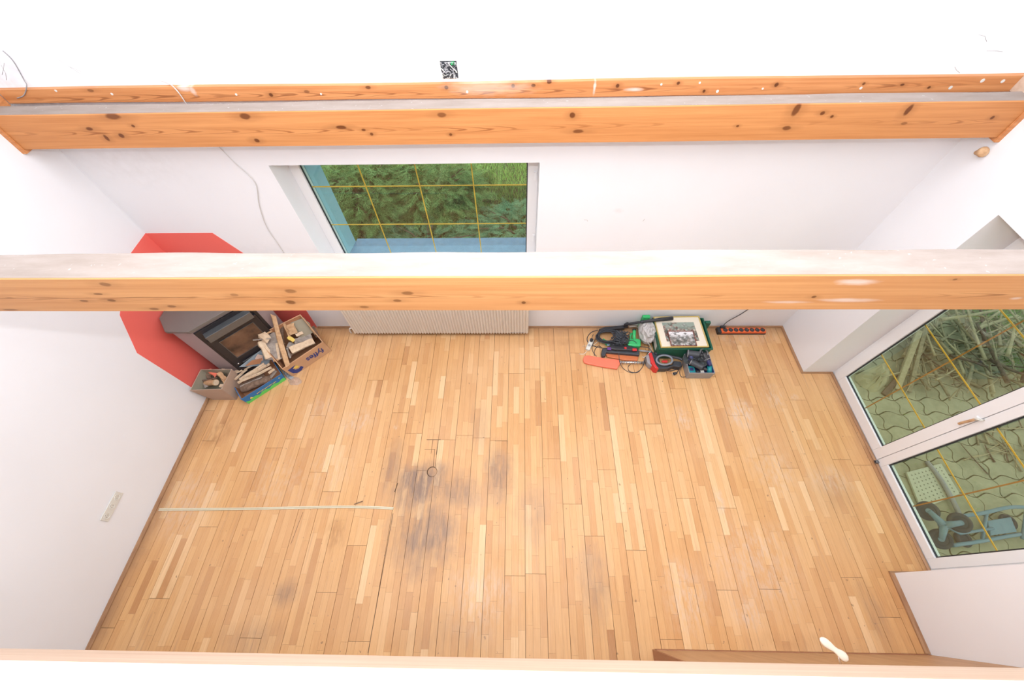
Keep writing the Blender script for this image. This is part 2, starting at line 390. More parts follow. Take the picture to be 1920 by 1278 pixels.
# red painted octagon of the stove corner: two thin painted areas on the walls
t = .003
mb = MB(); poly = [(0, 0), (.985, 0), (.985, .30), (.985, .93), (.66, 1.535), (0, 1.535)]
poly = [(0, 0), (.965, 0), (.985, .32), (.985, .90), (.645, 1.535), (0, 1.535)]
mb.prism(poly, 0, t, Matrix(((1,0,0,0),(0,0,-1,0),(0,1,0,0),(0,0,0,1))))
mb.build('red_paint_field', M_red, wall_back)
mb = MB(); poly = [(0, 0), (.985, 0), (.985, .98), (.79, 1.30), (.36, 1.535), (0, 1.535)]
poly = [(0, 0), (.985, 0), (.985, .985), (.66, 1.535), (0, 1.535)]
poly = [(0, 0), (.985, 0), (.988, .985), (.79, 1.30), (.36, 1.530), (0, 1.536)]
mb.prism(poly, 0, t, Matrix(((0,0,1,0),(-1,0,0,0),(0,1,0,0),(0,0,0,1))))
mb.build('red_paint_field', M_red, wall_left)

# ---- floor: three-strip parquet boards, each strip its own block
floor = struct('floor', MB().box((-.02, YN, -.06), (XD + .0, .0, -.012)), M_joint)
BW = .1815; X0 = 3.223; SW = BW / 3
boards = []
random.seed(11)
def in_recess(y0, y1): return y1 <= DY0 + .0 and y0 >= DY1
kmin = math.floor((0 - X0) / BW); kmax = math.ceil((XD - X0) / BW)
strips = []
for k in range(kmin, kmax):
    xa, xb = X0 + k * BW, X0 + (k + 1) * BW
    off = random.uniform(0, 2.0)
    fx = {-3: P(812, 824).y, -2: P(870, 816).y, 0: P(935, 826).y}
    y = .0 + off if k not in fx else fx[k] + 2 * 2.05
    while y > YN:
        ya = y; L = random.uniform(1.9, 2.15) if k not in fx else 2.05
        yb = y - L; y = yb
        bt = random.gauss(0, .07)
        for j in range(3):
            sxa, sxb = xa + j * SW, xa + (j + 1) * SW
            yy = ya; first = random.uniform(.12, .5)
            while yy > yb + 1e-4:
                l = first if yy == ya else random.uniform(.24, .62)
                ye = yy - l
                if ye < yb + .14: ye = yb
                tone = min(1, max(0, random.gauss(.5, .13) + bt + (random.random() < .05) * random.uniform(.2, .4) - (random.random() < .05) * .25))
                strips.append((k, ya, sxa, sxb, yy, ye, tone, j, yy == ya, ye == yb)); yy = ye
spots = [(P(284, 1112), 1.0), (P(262, 1118), .08), (P(300, 1118), .1), (P(1148, 800), .98), (P(1158, 870), .95), (P(686, 1040), .98), (P(674, 1110), .95), (P(650, 1060), .15), (P(735, 890), .1), (P(905, 990), .95), (P(940, 900), .2), (P(1065, 1080), .3), (P(330, 1090), .85), (P(430, 1160), .2), (P(560, 1170), .15)]
def clipped(s):
    k, ya, x0, x1, y0, y1, tone, j, f, l = s
    out = []
    g = .0017; ge = .0008
    a = x0 + (g if j == 0 else ge/2); c = x1 - (g if j == 2 else ge/2)
    t0 = y0 - (g*.8 if f else ge/2); t1 = y1 + (g*.8 if l else ge/2)
    def cl(X0_, X1_, Y1_, Y0_):
        p, q = max(a, X0_), min(c, X1_); u, w = min(t0, Y0_), max(t1, Y1_)
        if q - p > .004 and u - w > .004: out.append((p, q, w, u))
    cl(0.0, W, YN, 0.0)
    if x1 > W: cl(W, XD, DY1, DY0)
    return out
def strip_mesh(mb, r, tone):
    x0, x1, y0, y1 = r; n0 = len(mb.v); dz = random.uniform(-.0006, .0)
    mb.box((x0, y0, -.012), (x1, y1, dz))
    # tiny arris so the edges catch light
    mb.tone += [tone] * (len(mb.v) - n0)
def retone(s):
    k, ya, x0, x1, y0, y1, tone, j, f, l = s
    for q, tn_ in spots:
        if x0 <= q.x < x1 and y1 <= q.y < y0: return s[:6] + (tn_,) + s[7:]
    return s
strips = [retone(s) for s in strips]
vis = []
for s in strips:
    for r in clipped(s):
        cx, cy = (r[0]+r[1])/2, (r[2]+r[3])/2
        v = _R.transposed() @ (Vector((cx, cy, 0)) - CAM); d = -v.z
        px = 960 + FPX * v.x / d if d > 0 else -999; py = 639 - FPX * v.y / d if d > 0 else 9999
        infr = 0 < px < 1920 and 590 < py < 1222 and not (cy < -3.13 and cx > 4.6)
        area = (r[1]-r[0])*(r[3]-r[2])/(d*d) if infr else 0
        vis.append((area, s, r))
vis.sort(key=lambda q: -q[0])
big = set(id(q) for q in vis[:300])
byb = {}
for q in vis: byb.setdefault((q[1][0], round(q[1][1], 3)), []).append(q)
for key, qs in byb.items():
    x0 = min(q[2][0] for q in qs); x1 = max(q[2][1] for q in qs); y0 = min(q[2][2] for q in qs); y1 = max(q[2][3] for q in qs)
    bb = MB()
    body = None
    small = [q for q in qs if id(q) not in big]
    # the board is its backing layer with the small strips glued on; the strips that show largest are blocks of their own
    mb = MB(); mb.tone = []
    for q in small: strip_mesh(mb, q[2], q[1][6])
    for q in qs:
        n0 = len(mb.v); mb.box((q[2][0], q[2][2], -.0125), (q[2][1], q[2][3], -.0122)); mb.tone += [q[1][6]] * (len(mb.v) - n0)
    o = mb.build('floor_board', M_floor, floor)
    for q in qs:
        if id(q) in big:
            m2 = MB(); m2.tone = []; strip_mesh(m2, q[2], q[1][6]); m2.build('floor_strip', M_floor, o)
# round plug cut into the boards
pc = P(810, 884)
mb = MB(); mb.cyl((pc.x, pc.y, -.01), (pc.x, pc.y, .0008), .052, 28); mb.build('plug_gap', M_joint, floor)
mb = MB(); mb.tone = None; mb.cyl((pc.x+.004, pc.y-.002, -.01), (pc.x+.004, pc.y-.002, .0016), .045, 28); mb.build('round_plug', M_floor, floor, tone=.35)
mb = MB()
for (a, c_, wdt) in [((815, 842), (812, 880), .004), ((800, 824), (826, 824), .006), ((822, 824), (818, 852), .005), ((737, 962), (690, 1224), .0045), ((796, 842), (816, 842), .003), ((812, 824), (808, 850), .003), ((746, 905), (740, 922), .008), ((928, 826), (951, 826), .003), ((951, 826), (950, 900), .003), ((568, 960), (545, 1020), .0025)]:
    p, q = P(*a), P(*c_); d = (q - p); M = frame_M(p, d); mb.box((0, -wdt/2, 0), (d.length, wdt/2, .0012), M)
mb.build('open_joint', M_joint, floor, kind='stuff')

# skirting
def skirt(name, p, q, nrm, h=.022, d=.018):
    p, q, nrm = Vector(p), Vector(q), Vector(nrm); L = (q - p); x = L.normalized()
    M = Matrix((x, nrm, Vector((0,0,1)))).transposed().to_4x4(); M.translation = p
    prof = [(0, 0), (d, 0), (d, h*.4), (d*.5, h), (0, h)]
    vs = [M @ Vector((0, a, b_)) for a, b_ in prof] + [M @ Vector((L.length, a, b_)) for a, b_ in prof]
    mb = MB(); mb.add(vs, [(4,3,2,1,0),(5,6,7,8,9)] + [(i,(i+1)%5,5+(i+1)%5,5+i) for i in range(5)])
    return struct(name, mb, M_skirt)
skirt('baseboard_back', (.98, 0, 0), (W, 0, 0), (0, -1, 0))
skirt('baseboard_left', (0, -.99, 0), (0, YN, 0), (1, 0, 0), .03, .02)
skirt('baseboard_right', (W, -.0, 0), (W, DY0, 0), (-1, 0, 0))
skirt('baseboard_recess', (W - .018, DY0, 0), (XD, DY0, 0), (0, -1, 0), .018, .014)
skirt('baseboard_door', (XD, DY0, 0), (XD, DY1, 0), (-1, 0, 0), .016, .02)
skirt('baseboard_right_near', (W, DY1 + .0, 0), (W, -3.16, 0), (-1, 0, 0), .03, .025)
mb = MB(); mb.box((W - .025, DY1 - .0, 0), (XD, DY1 + .014, .018)); struct('baseboard_recess_near', mb, M_skirt)

# ---- window in the back wall
YG = .27
win = struct('window_1', MB(), M_pvc)
bpy.data.objects.remove(win)
fw = .088; f0 = .235; f1 = .32
mb = MB(); mb.box((WX0, f0, WZ0), (WX0 + fw, f1, WZ1)).box((WX1 - fw, f0, WZ0), (WX1, f1, WZ1)).box((WX0 + fw, f0, WZ0), (WX1 - fw, f1, WZ0 + .085)).box((WX0 + fw, f0, WZ1 - .07), (WX1 - fw, f1, WZ1))
win = struct('window_1', mb, M_pvc, bevel=.004)
gx0, gx1, gz0, gz1 = WX0 + fw, WX1 - fw, WZ0 + .085, WZ1 - .07
def rim(mb, lo, hi, ax, w=.008, d=.012):
    """thin rectangular ring in the plane normal to ax"""
    if ax == 'y':
        (x0, y, z0), (x1, _, z1) = lo, hi
        for a, c_ in (((x0, y-d/2, z0), (x0+w, y+d/2, z1)), ((x1-w, y-d/2, z0), (x1, y+d/2, z1)), ((x0+w, y-d/2, z0), (x1-w, y+d/2, z0+w)), ((x0+w, y-d/2, z1-w), (x1-w, y+d/2, z1))): mb.box(a, c_)
    else:
        (x, y0, z0), (_, y1, z1) = lo, hi
        for a, c_ in (((x-d/2, y0, z0), (x+d/2, y0+w, z1)), ((x-d/2, y1-w, z0), (x+d/2, y1, z1)), ((x-d/2, y0+w, z0), (x+d/2, y1-w, z0+w)), ((x-d/2, y0+w, z1-w), (x+d/2, y1-w, z1))): mb.box(a, c_)
mb = MB(); rim(mb, (gx0, YG - .006, gz0), (gx1, YG - .006, gz1), 'y', .009); mb.build('gasket', M_gasket, win)
MB().box((gx0, YG, gz0), (gx1, YG + .004, gz1)).build('window_pane', M_glassw, win)
for x in (2.135, 2.63, 3.12): MB().box((x-.005, YG + .008, gz0), (x+.005, YG + .014, gz1)).build('glazing_bar', M_gold, win)
for z in (1.815, 1.38): MB().box((gx0, YG + .0145, z-.005), (gx1, YG + .019, z+.005)).build('glazing_bar', M_gold, win)
mb = MB(); mb.box((WX1 - .035, f0 - .012, 1.2), (WX1 - .012, f0, 1.28)).box((WX1 - .035, f0 - .012, 1.9), (WX1 - .012, f0, 1.98)); mb.build('hinge', M_white_paint, win)
# inner reveal lining, sill and the outer reveal
M_rev = plaster('greenish_white_reveal', (.84, .87, .84))
mb = MB(); mb.box((WX0, .0, WZ0 - .02), (WX1, f0, WZ0 + .012)); mb.build('window_sill', M_white_paint, win)
M_blue_r = plain('sky_tinted_exterior_render', (.30, .55, .66), .8, var=.04)  # pale render with the sky's blue light put into its colour
M_blue_s = plain('blue_grey_sill_metal', (.16, .27, .42), .35, .1, var=.25, scale=14)  # bluish metal, the sky's blue light put into its colour too
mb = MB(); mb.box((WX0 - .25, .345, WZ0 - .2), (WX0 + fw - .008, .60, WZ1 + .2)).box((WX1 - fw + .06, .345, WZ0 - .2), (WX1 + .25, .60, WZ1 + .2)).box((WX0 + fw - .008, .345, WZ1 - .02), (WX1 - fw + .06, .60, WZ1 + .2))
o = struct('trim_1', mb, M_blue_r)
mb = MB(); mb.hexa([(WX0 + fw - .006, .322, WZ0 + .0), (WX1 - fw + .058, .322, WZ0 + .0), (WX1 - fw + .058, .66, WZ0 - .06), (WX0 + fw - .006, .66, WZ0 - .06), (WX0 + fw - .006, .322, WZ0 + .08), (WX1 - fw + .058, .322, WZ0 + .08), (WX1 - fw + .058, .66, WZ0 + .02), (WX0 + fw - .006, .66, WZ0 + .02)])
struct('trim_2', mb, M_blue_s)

# ---- glazed double door in the recess
fx0, fx1 = XD, XD + .075
mb = MB(); mb.box((fx0 + .012, DY0 - .035, .0), (fx1, DY0, DZ)).box((fx0 + .012, DY1, .0), (fx1, DY1 + .035, DZ)).box((fx0 + .012, DY1 + .035, DZ - .05), (fx1, DY0 - .035, DZ)).box((fx0 + .012, DY1 + .035, .0), (fx1, DY0 - .035, .03))
door = struct('door_1', mb, M_pvc, bevel=.003)
XG = XD + .03
def sash(y0, y1, z0, gy0, gy1, gz0_, gz1_):      # y0 > y1
    mb = MB(); a, c_ = fx0, fx0 + .06; z1 = DZ - .04
    mb.box((a, gy0, z0), (c_, y0, z1)).box((a, y1, z0), (c_, gy1, z1)).box((a, gy1, z0), (c_, gy0, gz0_)).box((a, gy1, gz1_), (c_, gy0, z1))
    s = mb.build('door_leaf', M_pvc, door, bevel=.003)
    mb = MB(); rim(mb, (XG - .008, gy1, gz0_), (XG - .008, gy0, gz1_), 'x', .010); mb.build('gasket', M_gasket, s)
    MB().box((XG, gy1, gz0_), (XG + .004, gy0, gz1_)).build('door_pane', M_glass, s)
    for z in (.60, 1.105, 1.61): MB().box((XG + .008, gy1, z-.005), (XG + .013, gy0, z+.005)).build('glazing_bar', M_gold, s)
    ym = (gy0 + gy1) / 2 + .02
    MB().box((XG + .0135, ym-.005, gz0_), (XG + .018, ym+.005, gz1_)).build('glazing_bar', M_gold2, s)
    return s
sash(-.672, -1.637, .022, -.764, -1.545, .135, 2.08)
leaf = sash(-1.641, -2.580, .022, -1.712, -2.502, .105, 2.08)
q = PX(1820, 789, XD)
mb = MB(); mb.box((XD - .012, q.y - .016, q.z - .07), (XD + .001, q.y + .016, q.z + .07)); mb.build('handle_plate', M_white_paint, leaf, bevel=.003)
mb = MB(); pa, pb = PX(1798, 794, XD - .035), PX(1828, 786, XD - .03)
mb.tube(catmull([pa, pa.lerp(pb, .35) + Vector((-.006, 0, .004)), pa.lerp(pb, .7), pb], 5), .01, 10, radii=None)
mb.build('door_handle', M_w_mid, leaf)
mb = MB(); pc2 = PX(1838, 787, XD - .028); mb.tube([pb, pb.lerp(pc2, .5) + Vector((0, .004, .003)), pc2], .009, 10); mb.cyl(pc2, (XD, pc2.y, pc2.z), .007, 10); mb.build('handle_neck', M_ivory, leaf)
mb = MB(); mb.cyl((XD - .03, -1.66, .03), (XD + .01, -1.66, .03), .008, 10).box((XD - .03, -1.675, .015), (XD, -1.645, .035)); mb.build('floor_bolt', M_steelgrey, leaf)

# ------------------------------------------------------------------ beams
def beam(name, label, y0, y1, z0, z1, m_face, m_top, wav=.006, seed=1, x0=0.001, x1=W - .001):
    rnd = random.Random(seed); n = 90; mb = MB(); vs = []
    ph = [rnd.uniform(0, 6) for _ in range(4)]
    for i in range(n + 1):
        x = x0 + (x1 - x0) * i / n
        w = wav * (math.sin(x*2.3+ph[0]) + .6*math.sin(x*5.1+ph[1]) + .4*math.sin(x*11+ph[2]))
        f = .0012 * math.sin(x*3.1+ph[3])
        vs += [(x, y0 + f, z0), (x, y0 + f, z1 - .004), (x, y0 + .004 + f, z1), (x, y1 + w, z1), (x, y1 + w, z0)]
    fs = []; mats = []
    for i in range(n):
        a, c_ = i*5, (i+1)*5
        for k in range(5):
            fs.append((a+k, c_+k, c_+(k+1)%5, a+(k+1)%5)); mats.append(0)
    fs += [(4,3,2,1,0), tuple(n*5+k for k in range(5))]
    root = thing(name, label, 'beam', (x0, y0, z0))
    mb.add(vs, fs); o = mb.build('beam_body', m_face, root)
    # dusty upper face: a thin sawn layer
    mb = MB(); vs = []
    for i in range(n + 1):
        x = x0 + (x1 - x0) * i / n
        w = wav * (math.sin(x*2.3+ph[0]) + .6*math.sin(x*5.1+ph[1]) + .4*math.sin(x*11+ph[2])) ; f = .0012 * math.sin(x*3.1+ph[3])
        vs += [(x, y0 + f + .006, z1), (x, y0 + f + .006, z1 + .0015), (x, y1 + w, z1 + .0015), (x, y1 + w, z1)]
    fs = [(i*4+k, (i+1)*4+k, (i+1)*4+(k+1)%4, i*4+(k+1)%4) for i in range(n) for k in range(4)] + [(3,2,1,0), tuple(n*4+k for k in range(4))]
    mb.add(vs, fs); mb.build('dusty_top', m_top, root)
    return root
bf = beam('ceiling_beam', 'orange lacquered pine beam with dark knots, close to the back wall', -.222, -.105, 2.495, 2.726, M_beam_far, M_dust, .0045, 3)
for s, xa in ((0, 0.0), (1, W)):
    mb = MB(); a, c_ = (xa, xa + .03) if s == 0 else (xa - .03, xa)
    mb.box((a, -.236, 2.468), (c_, -.224, 2.74)).box((a, -.2238, 2.468), (c_, -.10, 2.493)); mb.build('end_bracket', M_trim, bf)
beam('ceiling_beam', 'light pine beam with pale dusty top crossing above the window sill', -1.672, -1.520, 2.50, 2.734, M_beam_mid, M_dust, .004, 5)
beam('ceiling_beam', 'pale pine beam at the gallery edge along the bottom of the photo', -3.13, -2.985, 2.50, 2.735, M_beam_near, M_beam_near, .0, 8)
bpy.data.objects['ceiling_beam.002']['label'] = 'pale pine beam at the gallery edge along the bottom of the photo'
# near beam faces the back wall
# gallery slab with its white edge board
mb = MB(); mb.box((0, YN, 2.738), (W, -2.995, 2.80)); struct('gallery_floor', mb, M_white_paint, bevel=.006)

# ledgers on the walls
mb = MB()
n = 60; vs = []
for i in range(n + 1):
    x = .03 + (W - .033) * i / n; zt = 2.796 + .004*math.sin(x*1.7) - .0008*x; zb = 2.712 - .003*x + .002*math.sin(x*3)
    vs += [(x, -.034, zb), (x, -.034, zt), (x, -.0005, zt), (x, -.0005, zb)]
mb.add(vs, [(i*4+k, (i+1)*4+k, (i+1)*4+(k+1)%4, i*4+(k+1)%4) for i in range(n) for k in range(4)] + [(3,2,1,0), tuple(n*4+k for k in range(4))])
led = mb.build('wall_ledger', M_trim); tag(led, 'long knotty brown batten screwed flat along the upper back wall', 'batten')
mb = MB()
rr = random.Random(4)
for px, py in [(443, 177), (602, 176), (876, 172), (1312, 155), (1430, 166), (1614, 165), (1842, 151), (1880, 152), (1782, 164), (105, 170), (1345, 171), (210, 176), (1240, 158)]:
    q = PY(px, py, -.034); mb.cyl((q.x, -.034, q.z), (q.x, -.0365, q.z), rr.uniform(.006, .012), 10)
mb.build('screw_filler', M_ivory, led, kind='stuff')
mb = MB().box((W - .032, -3.0, 2.70), (W - .001, -.035, 2.79)); o = mb.build('wall_ledger', M_beam_near); tag(o, 'short brown batten end running forward along the right wall', 'batten')
mb = MB().box((.001, -3.0, 2.70), (.026, -.035, 2.79)); o = mb.build('wall_ledger', M_trim); tag(o, 'batten on the left wall meeting the long one in the corner', 'batten')

# ------------------------------------------------------------------ radiator
rx0, rx1, ry, rz0, rz1 = 1.495, 3.636, -.145, .065, .66
rad = thing('radiator', 'long ribbed cream panel radiator under the window', 'radiator', (rx0, -.1, rz0))
nr = 64; prof = []
for i in range(nr):
    x = rx0 + (rx1 - rx0) * i / nr; w = (rx1 - rx0) / nr
    prof += [(x, ry + .012), (x + w*.25, ry), (x + w*.62, ry), (x + w*.87, ry + .012)]
prof += [(rx1, ry + .012), (rx1, ry + .03), (rx0, ry + .03)]
MB().prism(prof, rz0, rz1).build('front_panel', M_radi, rad)
MB().box((rx0 + .02, -.105, rz0 + .02), (rx1 - .02, -.06, rz1 - .01)).build('rear_panel', M_radi, rad)
MB().box((rx0 - .002, ry + .005, rz1), (rx1 + .002, -.05, rz1 + .012)).build('top_grille', M_radi, rad)
for x in (rx0 + .3, (rx0+rx1)/2, rx1 - .3): MB().box((x - .02, -.06, .2), (x + .02, -.001, .55)).build('wall_bracket', M_white_paint, rad)
mb = MB(); mb.tube(catmull([(rx0 + .01, -.09, .10), (rx0 - .05, -.09, .10), (rx0 - .07, -.09, .05), (rx0 - .07, -.09, 0.001)], 5), .009); mb.build('feed_pipe', M_white_paint, rad)
mb = MB(); mb.box((rx1 - .22, ry - .002, .085), (rx1 - .05, ry + .002, .088)); mb.build('maker_plate', M_grey, rad)

# ------------------------------------------------------------------ corner stove
st = thing('corner_stove', 'grey stone corner stove with black glazed door, in the red painted corner', 'stove', (.3, -.3, 0))
poly = [(.02, -.02), (.02, -.60), (.154, -.758), (.385, -.762), (.790, -.360), (.785, -.154), (.60, -.02)]
inner = [(x*.965 + .008, y*.965 - .008) for x, y in poly]
mb = MB().prism(poly[::-1], .965, 1.0); mb.build('top_slab', M_stove, st, bevel=.004)
mb = MB().prism([(.02,-.02),(.02,-.57),(.175,-.735),(.375,-.735),(.765,-.345),(.765,-.175),(.57,-.02)][::-1], 0, .965); mb.build('casing', M_stove_front, st)
MB().box((.012, -.31, 1.0), (.485, -.01, 1.186)).build('flue_box', M_stove, st, bevel=.004)
# black insert on the diagonal face
d = Vector((1, 1, 0)).normalized(); nrm = Vector((1, -1, 0)).normalized()
Mi = Matrix((d, -nrm, Vector((0,0,1)))).transposed().to_4x4(); Mi.translation = Vector((.375, -.735, 0)) + nrm * .002
Lf = .5515
def ib(x0, x1, y0, y1, z0, z1): return (x0, -y1, z0), (x1, -y0, z1)
def insert(name, x0, x1, y0, y1, z0, z1, m, parent=st, bev=.003):
    lo, hi = ib(x0, x1, y0, y1, z0, z1); return MB().box(lo, hi, Mi).build(name, m, parent, bevel=bev)
insert('insert_frame', .0, Lf, -.02, .015, .03, .935, M_iron)
insert('hood', .05, Lf - .05, .0, .085, .80, .885, M_steelgrey)
insert('door_rail', .03, Lf-.03, .02, .045, .76, .795, M_iron)
dr = insert('stove_door', .03, Lf - .03, .013, .04, .30, .79, M_iron)
n = NT('sooty_stove_glass'); f = n.noise(n.obj(), 6, 4); c = n.ramp(f, [(.35, (.035, .022, .018)), (.6, (.16, .085, .055)), (.8, (.24, .15, .10))])
M_soot = n.fin(c, .12, spec=.5)
lo, hi = ib(.10, Lf - .10, .038, .043, .42, .72); MB().box(lo, hi, Mi).build('stove_glass', M_soot, dr)
mb = MB()
for a, c_ in (((.095, .72), (Lf-.095, .725)), ((.095, .415), (Lf-.095, .42)), ((.095, .42), (.10, .72)), ((Lf-.10, .42), (Lf-.095, .72))):
    lo, hi = ib(a[0], c_[0], .038, .047, a[1], c_[1]); mb.box(lo, hi, Mi)
mb.build('glass_bead', M_steelgrey, dr)
for x in (.06, Lf-.06): MB().ball(Mi @ Vector((x, -.047, .34)), .009).build('door_stud', M_chrome, dr)
insert('ash_drawer', .03, Lf-.03, .013, .032, .06, .28, M_iron)
mb = MB(); mb.cyl(Mi @ Vector((.1, -.055, .33)), Mi @ Vector((Lf-.1, -.055, .33)), .006, 8); mb.build('door_handle', M_steelgrey, dr)

# ------------------------------------------------------------------ cartons of firewood
def carton(name, label, floor4, rim4, h, mo, mi, t=.006, bottom=True):
    """floor4/rim4: corners in order (front-left, front-right, back-right, back-left), world xy"""
    ctr = sum((Vector(p[:2] + (0,)) if isinstance(p, tuple) else Vector((p.x, p.y, 0)) for p in floor4), Vector()) / 4
    root = thing(name, label, 'box', ctr)
    F = [Vector((p[0], p[1], .001)) for p in floor4]; Rm = [Vector((p[0], p[1], p[2] if len(p) > 2 else h)) for p in rim4]
    def inw(A, k=t):
        c0 = sum(A, Vector()) / 4; return [p + (c0 - p).normalized() * k * 1.4 for p in A]
    Fi, Ri = inw(F), inw(Rm)
    walls = []
    for i in range(4):
        j = (i + 1) % 4
        m1 = MB(); ofs = .0
        m1.hexa([F[i], F[j], Fi[j], Fi[i], Rm[i], Rm[j], Ri[j], Ri[i]])
        o = m1.build('side_wall', mo, root); walls.append(o)
        m2 = MB(); nn = (Fi[i] + Fi[j]) / 2; cc = (ctr - nn); cc.z = 0; cc.normalize(); e = cc * .0012
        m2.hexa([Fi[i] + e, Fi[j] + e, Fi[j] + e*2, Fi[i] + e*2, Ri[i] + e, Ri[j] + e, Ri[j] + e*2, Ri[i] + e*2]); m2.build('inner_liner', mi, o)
    MB().add([f + Vector((0,0,.003)) for f in Fi] + [f + Vector((0,0,.006)) for f in Fi], [(0,3,2,1),(4,5,6,7),(0,1,5,4),(1,2,6,5),(2,3,7,6),(3,0,4,7)]).build('bottom', mi, root)
    return root, F, Rm, walls
def face_M(F, Rm, i=0, out=.002):
    """frame on side wall i: x along the wall (left to right seen from outside), y up the wall, z outward"""
    a, b_ = F[i], F[(i+1)%4]; u = Rm[i]
    x = (b_ - a).normalized(); y = (u - a); y = (y - x * y.dot(x)); hgt = y.length; y.normalize(); z = x.cross(y)
    M = Matrix((x, y, z)).transposed().to_4x4(); M.translation = a + z * out; return M, (b_ - a).length, hgt
_n = Vector((0, 0, 1))
def piece(p, q, w, th, m, label, group=None, name='firewood_stick', jag=.0, cat='firewood', seed=0, taper=1.0):
    rnd = random.Random(seed or hash((round(p.x, 3), round(q.y, 3))) & 0xffff)
    L = (q - p).length; M = frame_M(p, q - p, (0, 0, 1) if 'banana' not in label else _n)
    mb = MB(); n = 5; vs = []; secs = []
    for i in range(n + 1):
        s_ = i / n; k = 1 + rnd.uniform(-.12, .12); k *= (1 + (taper - 1) * s_)
        oz = rnd.uniform(-.08, .08) * th; oy = rnd.uniform(-.08, .08) * w
        ww, tt = w/2*k, th/2*k
        secs.append([M @ Vector((s_*L + (rnd.uniform(-jag, jag) if i in (0, n) else 0), a*ww + oy, b_*tt + oz)) for a, b_ in ((-1, -.8), (.85, -1), (1, .7), (-.7, 1))])
    if jag:
        for i in (0, n):
            sgn = -1 if i == 0 else 1
            for kk in range(4): secs[i][kk] += M.to_3x3() @ Vector((sgn*rnd.uniform(0, jag*2), 0, 0))
    for s_ in secs: vs += s_
    fs = [(i*4+k, i*4+(k+1)%4, (i+1)*4+(k+1)%4, (i+1)*4+k) for i in range(n) for k in range(4)] + [(3,2,1,0), tuple(n*4+k for k in range(4))]
    mb.add(vs, fs); o = mb.build(name, m)
    return tag(o, label, cat, group)
def logp(p, q, r, m, m_end, label, name='firewood_log', seed=1):
    rnd = random.Random(seed); root = thing(name, label, 'firewood', p)
    n = 6; pts = [p.lerp(q, i/n) + Vector((0, 0, rnd.uniform(-.1, .1)*r)) for i in range(n+1)]
    MB().tube(pts, r, 12, radii=[r*rnd.uniform(.88, 1.08) for _ in pts]).build('bark', m, root)
    d_ = (q - p).normalized(); 
    MB().cyl(pts[0] - d_*.002, pts[0] + d_*.001, r*.86, 12).build('cut_end', m_end, root); MB().cyl(pts[-1] - d_*.001, pts[-1] + d_*.002, r*.86, 12).build('cut_end', m_end, root)
    return root
c3 = lambda x, y, z: P(420 + x/8.518, 570 + y/8.518, z)
c4 = lambda x, y, z: P(360 + x/9.6, 650 + y/9.6, z)
# A: faded open carton by the left wall
Fl = [P(396, 752.5), P(446, 752), None, None]
Rl = [P(371, 728, .30), P(444, 741, .30), P(432, 684, .30), P(386, 686, .30)]
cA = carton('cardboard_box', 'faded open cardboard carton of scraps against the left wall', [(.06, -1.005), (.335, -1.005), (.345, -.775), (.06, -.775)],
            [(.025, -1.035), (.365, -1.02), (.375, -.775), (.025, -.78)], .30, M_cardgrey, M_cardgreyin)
def c4A(x, y, z): return c4(x, y, z)
logp(c4(430, 640, .25), c4(250, 655, .19), .034, M_w_mid, M_w_pale, 'round cut log end showing yellow in the faded carton', seed=3)
piece(c4(470, 470, .25), c4(600, 590, .22), .05, .02, M_w_mid, 'tan cardboard scrap leaning inside the faded carton', name='cardboard_scrap', cat='scrap')
piece(c4(310, 420, .25), c4(430, 500, .22), .05, .015, M_salmon, 'pinkish torn packet among scraps in the faded carton', name='torn_packet', cat='scrap', jag=.012)
piece(c4(190, 610, .23), c4(450, 560, .24), .016, .012, M_w_bark, 'dark twig across the scraps in the faded carton', name='firewood_stick')
piece(c4(500, 350, .24), c4(620, 440, .22), .022, .014, M_w_pale, 'short pale splinter at the back of the faded carton')
piece(c4(220, 520, .2), c4(330, 480, .2), .05, .03, M_w_mid, 'brown wood chunk at the left of the faded carton')
piece(c4(620, 650, .2), c4(700, 560, .2), .06, .02, M_w_grey, 'grey wood offcut at the right of the faded carton')
for i, (a, c_, w_, m_, lb) in enumerate([
    ((230, 690), (340, 640), .06, M_w_grey, 'grey wood offcut beside the round log end in the faded carton'),
    ((560, 560), (640, 700), .05, M_w_mid, 'brown wood piece standing at the right of the round log end'),
    ((300, 430), (380, 470), .05, M_cardgrey, 'crumpled faded card at the back left of the faded carton'),
    ((640, 420), (720, 560), .05, M_w_bark, 'dark wood scrap in the right back of the faded carton'),
    ((440, 430), (520, 470), .035, M_w_mid, 'small tan chip toward the back wall of the faded carton'),
    ((240, 440), (300, 560), .04, M_w_bark, 'dark chip of bark near the left wall of the faded carton'),
    ((520, 700), (640, 720), .04, M_w_pale, 'pale chip near the front wall of the faded carton')]):
    piece(c4(*a, .215 + .006*(i % 3)), c4(*c_, .20 + .006*(i % 2)), w_, .014, m_, lb, seed=70 + i, jag=.006)
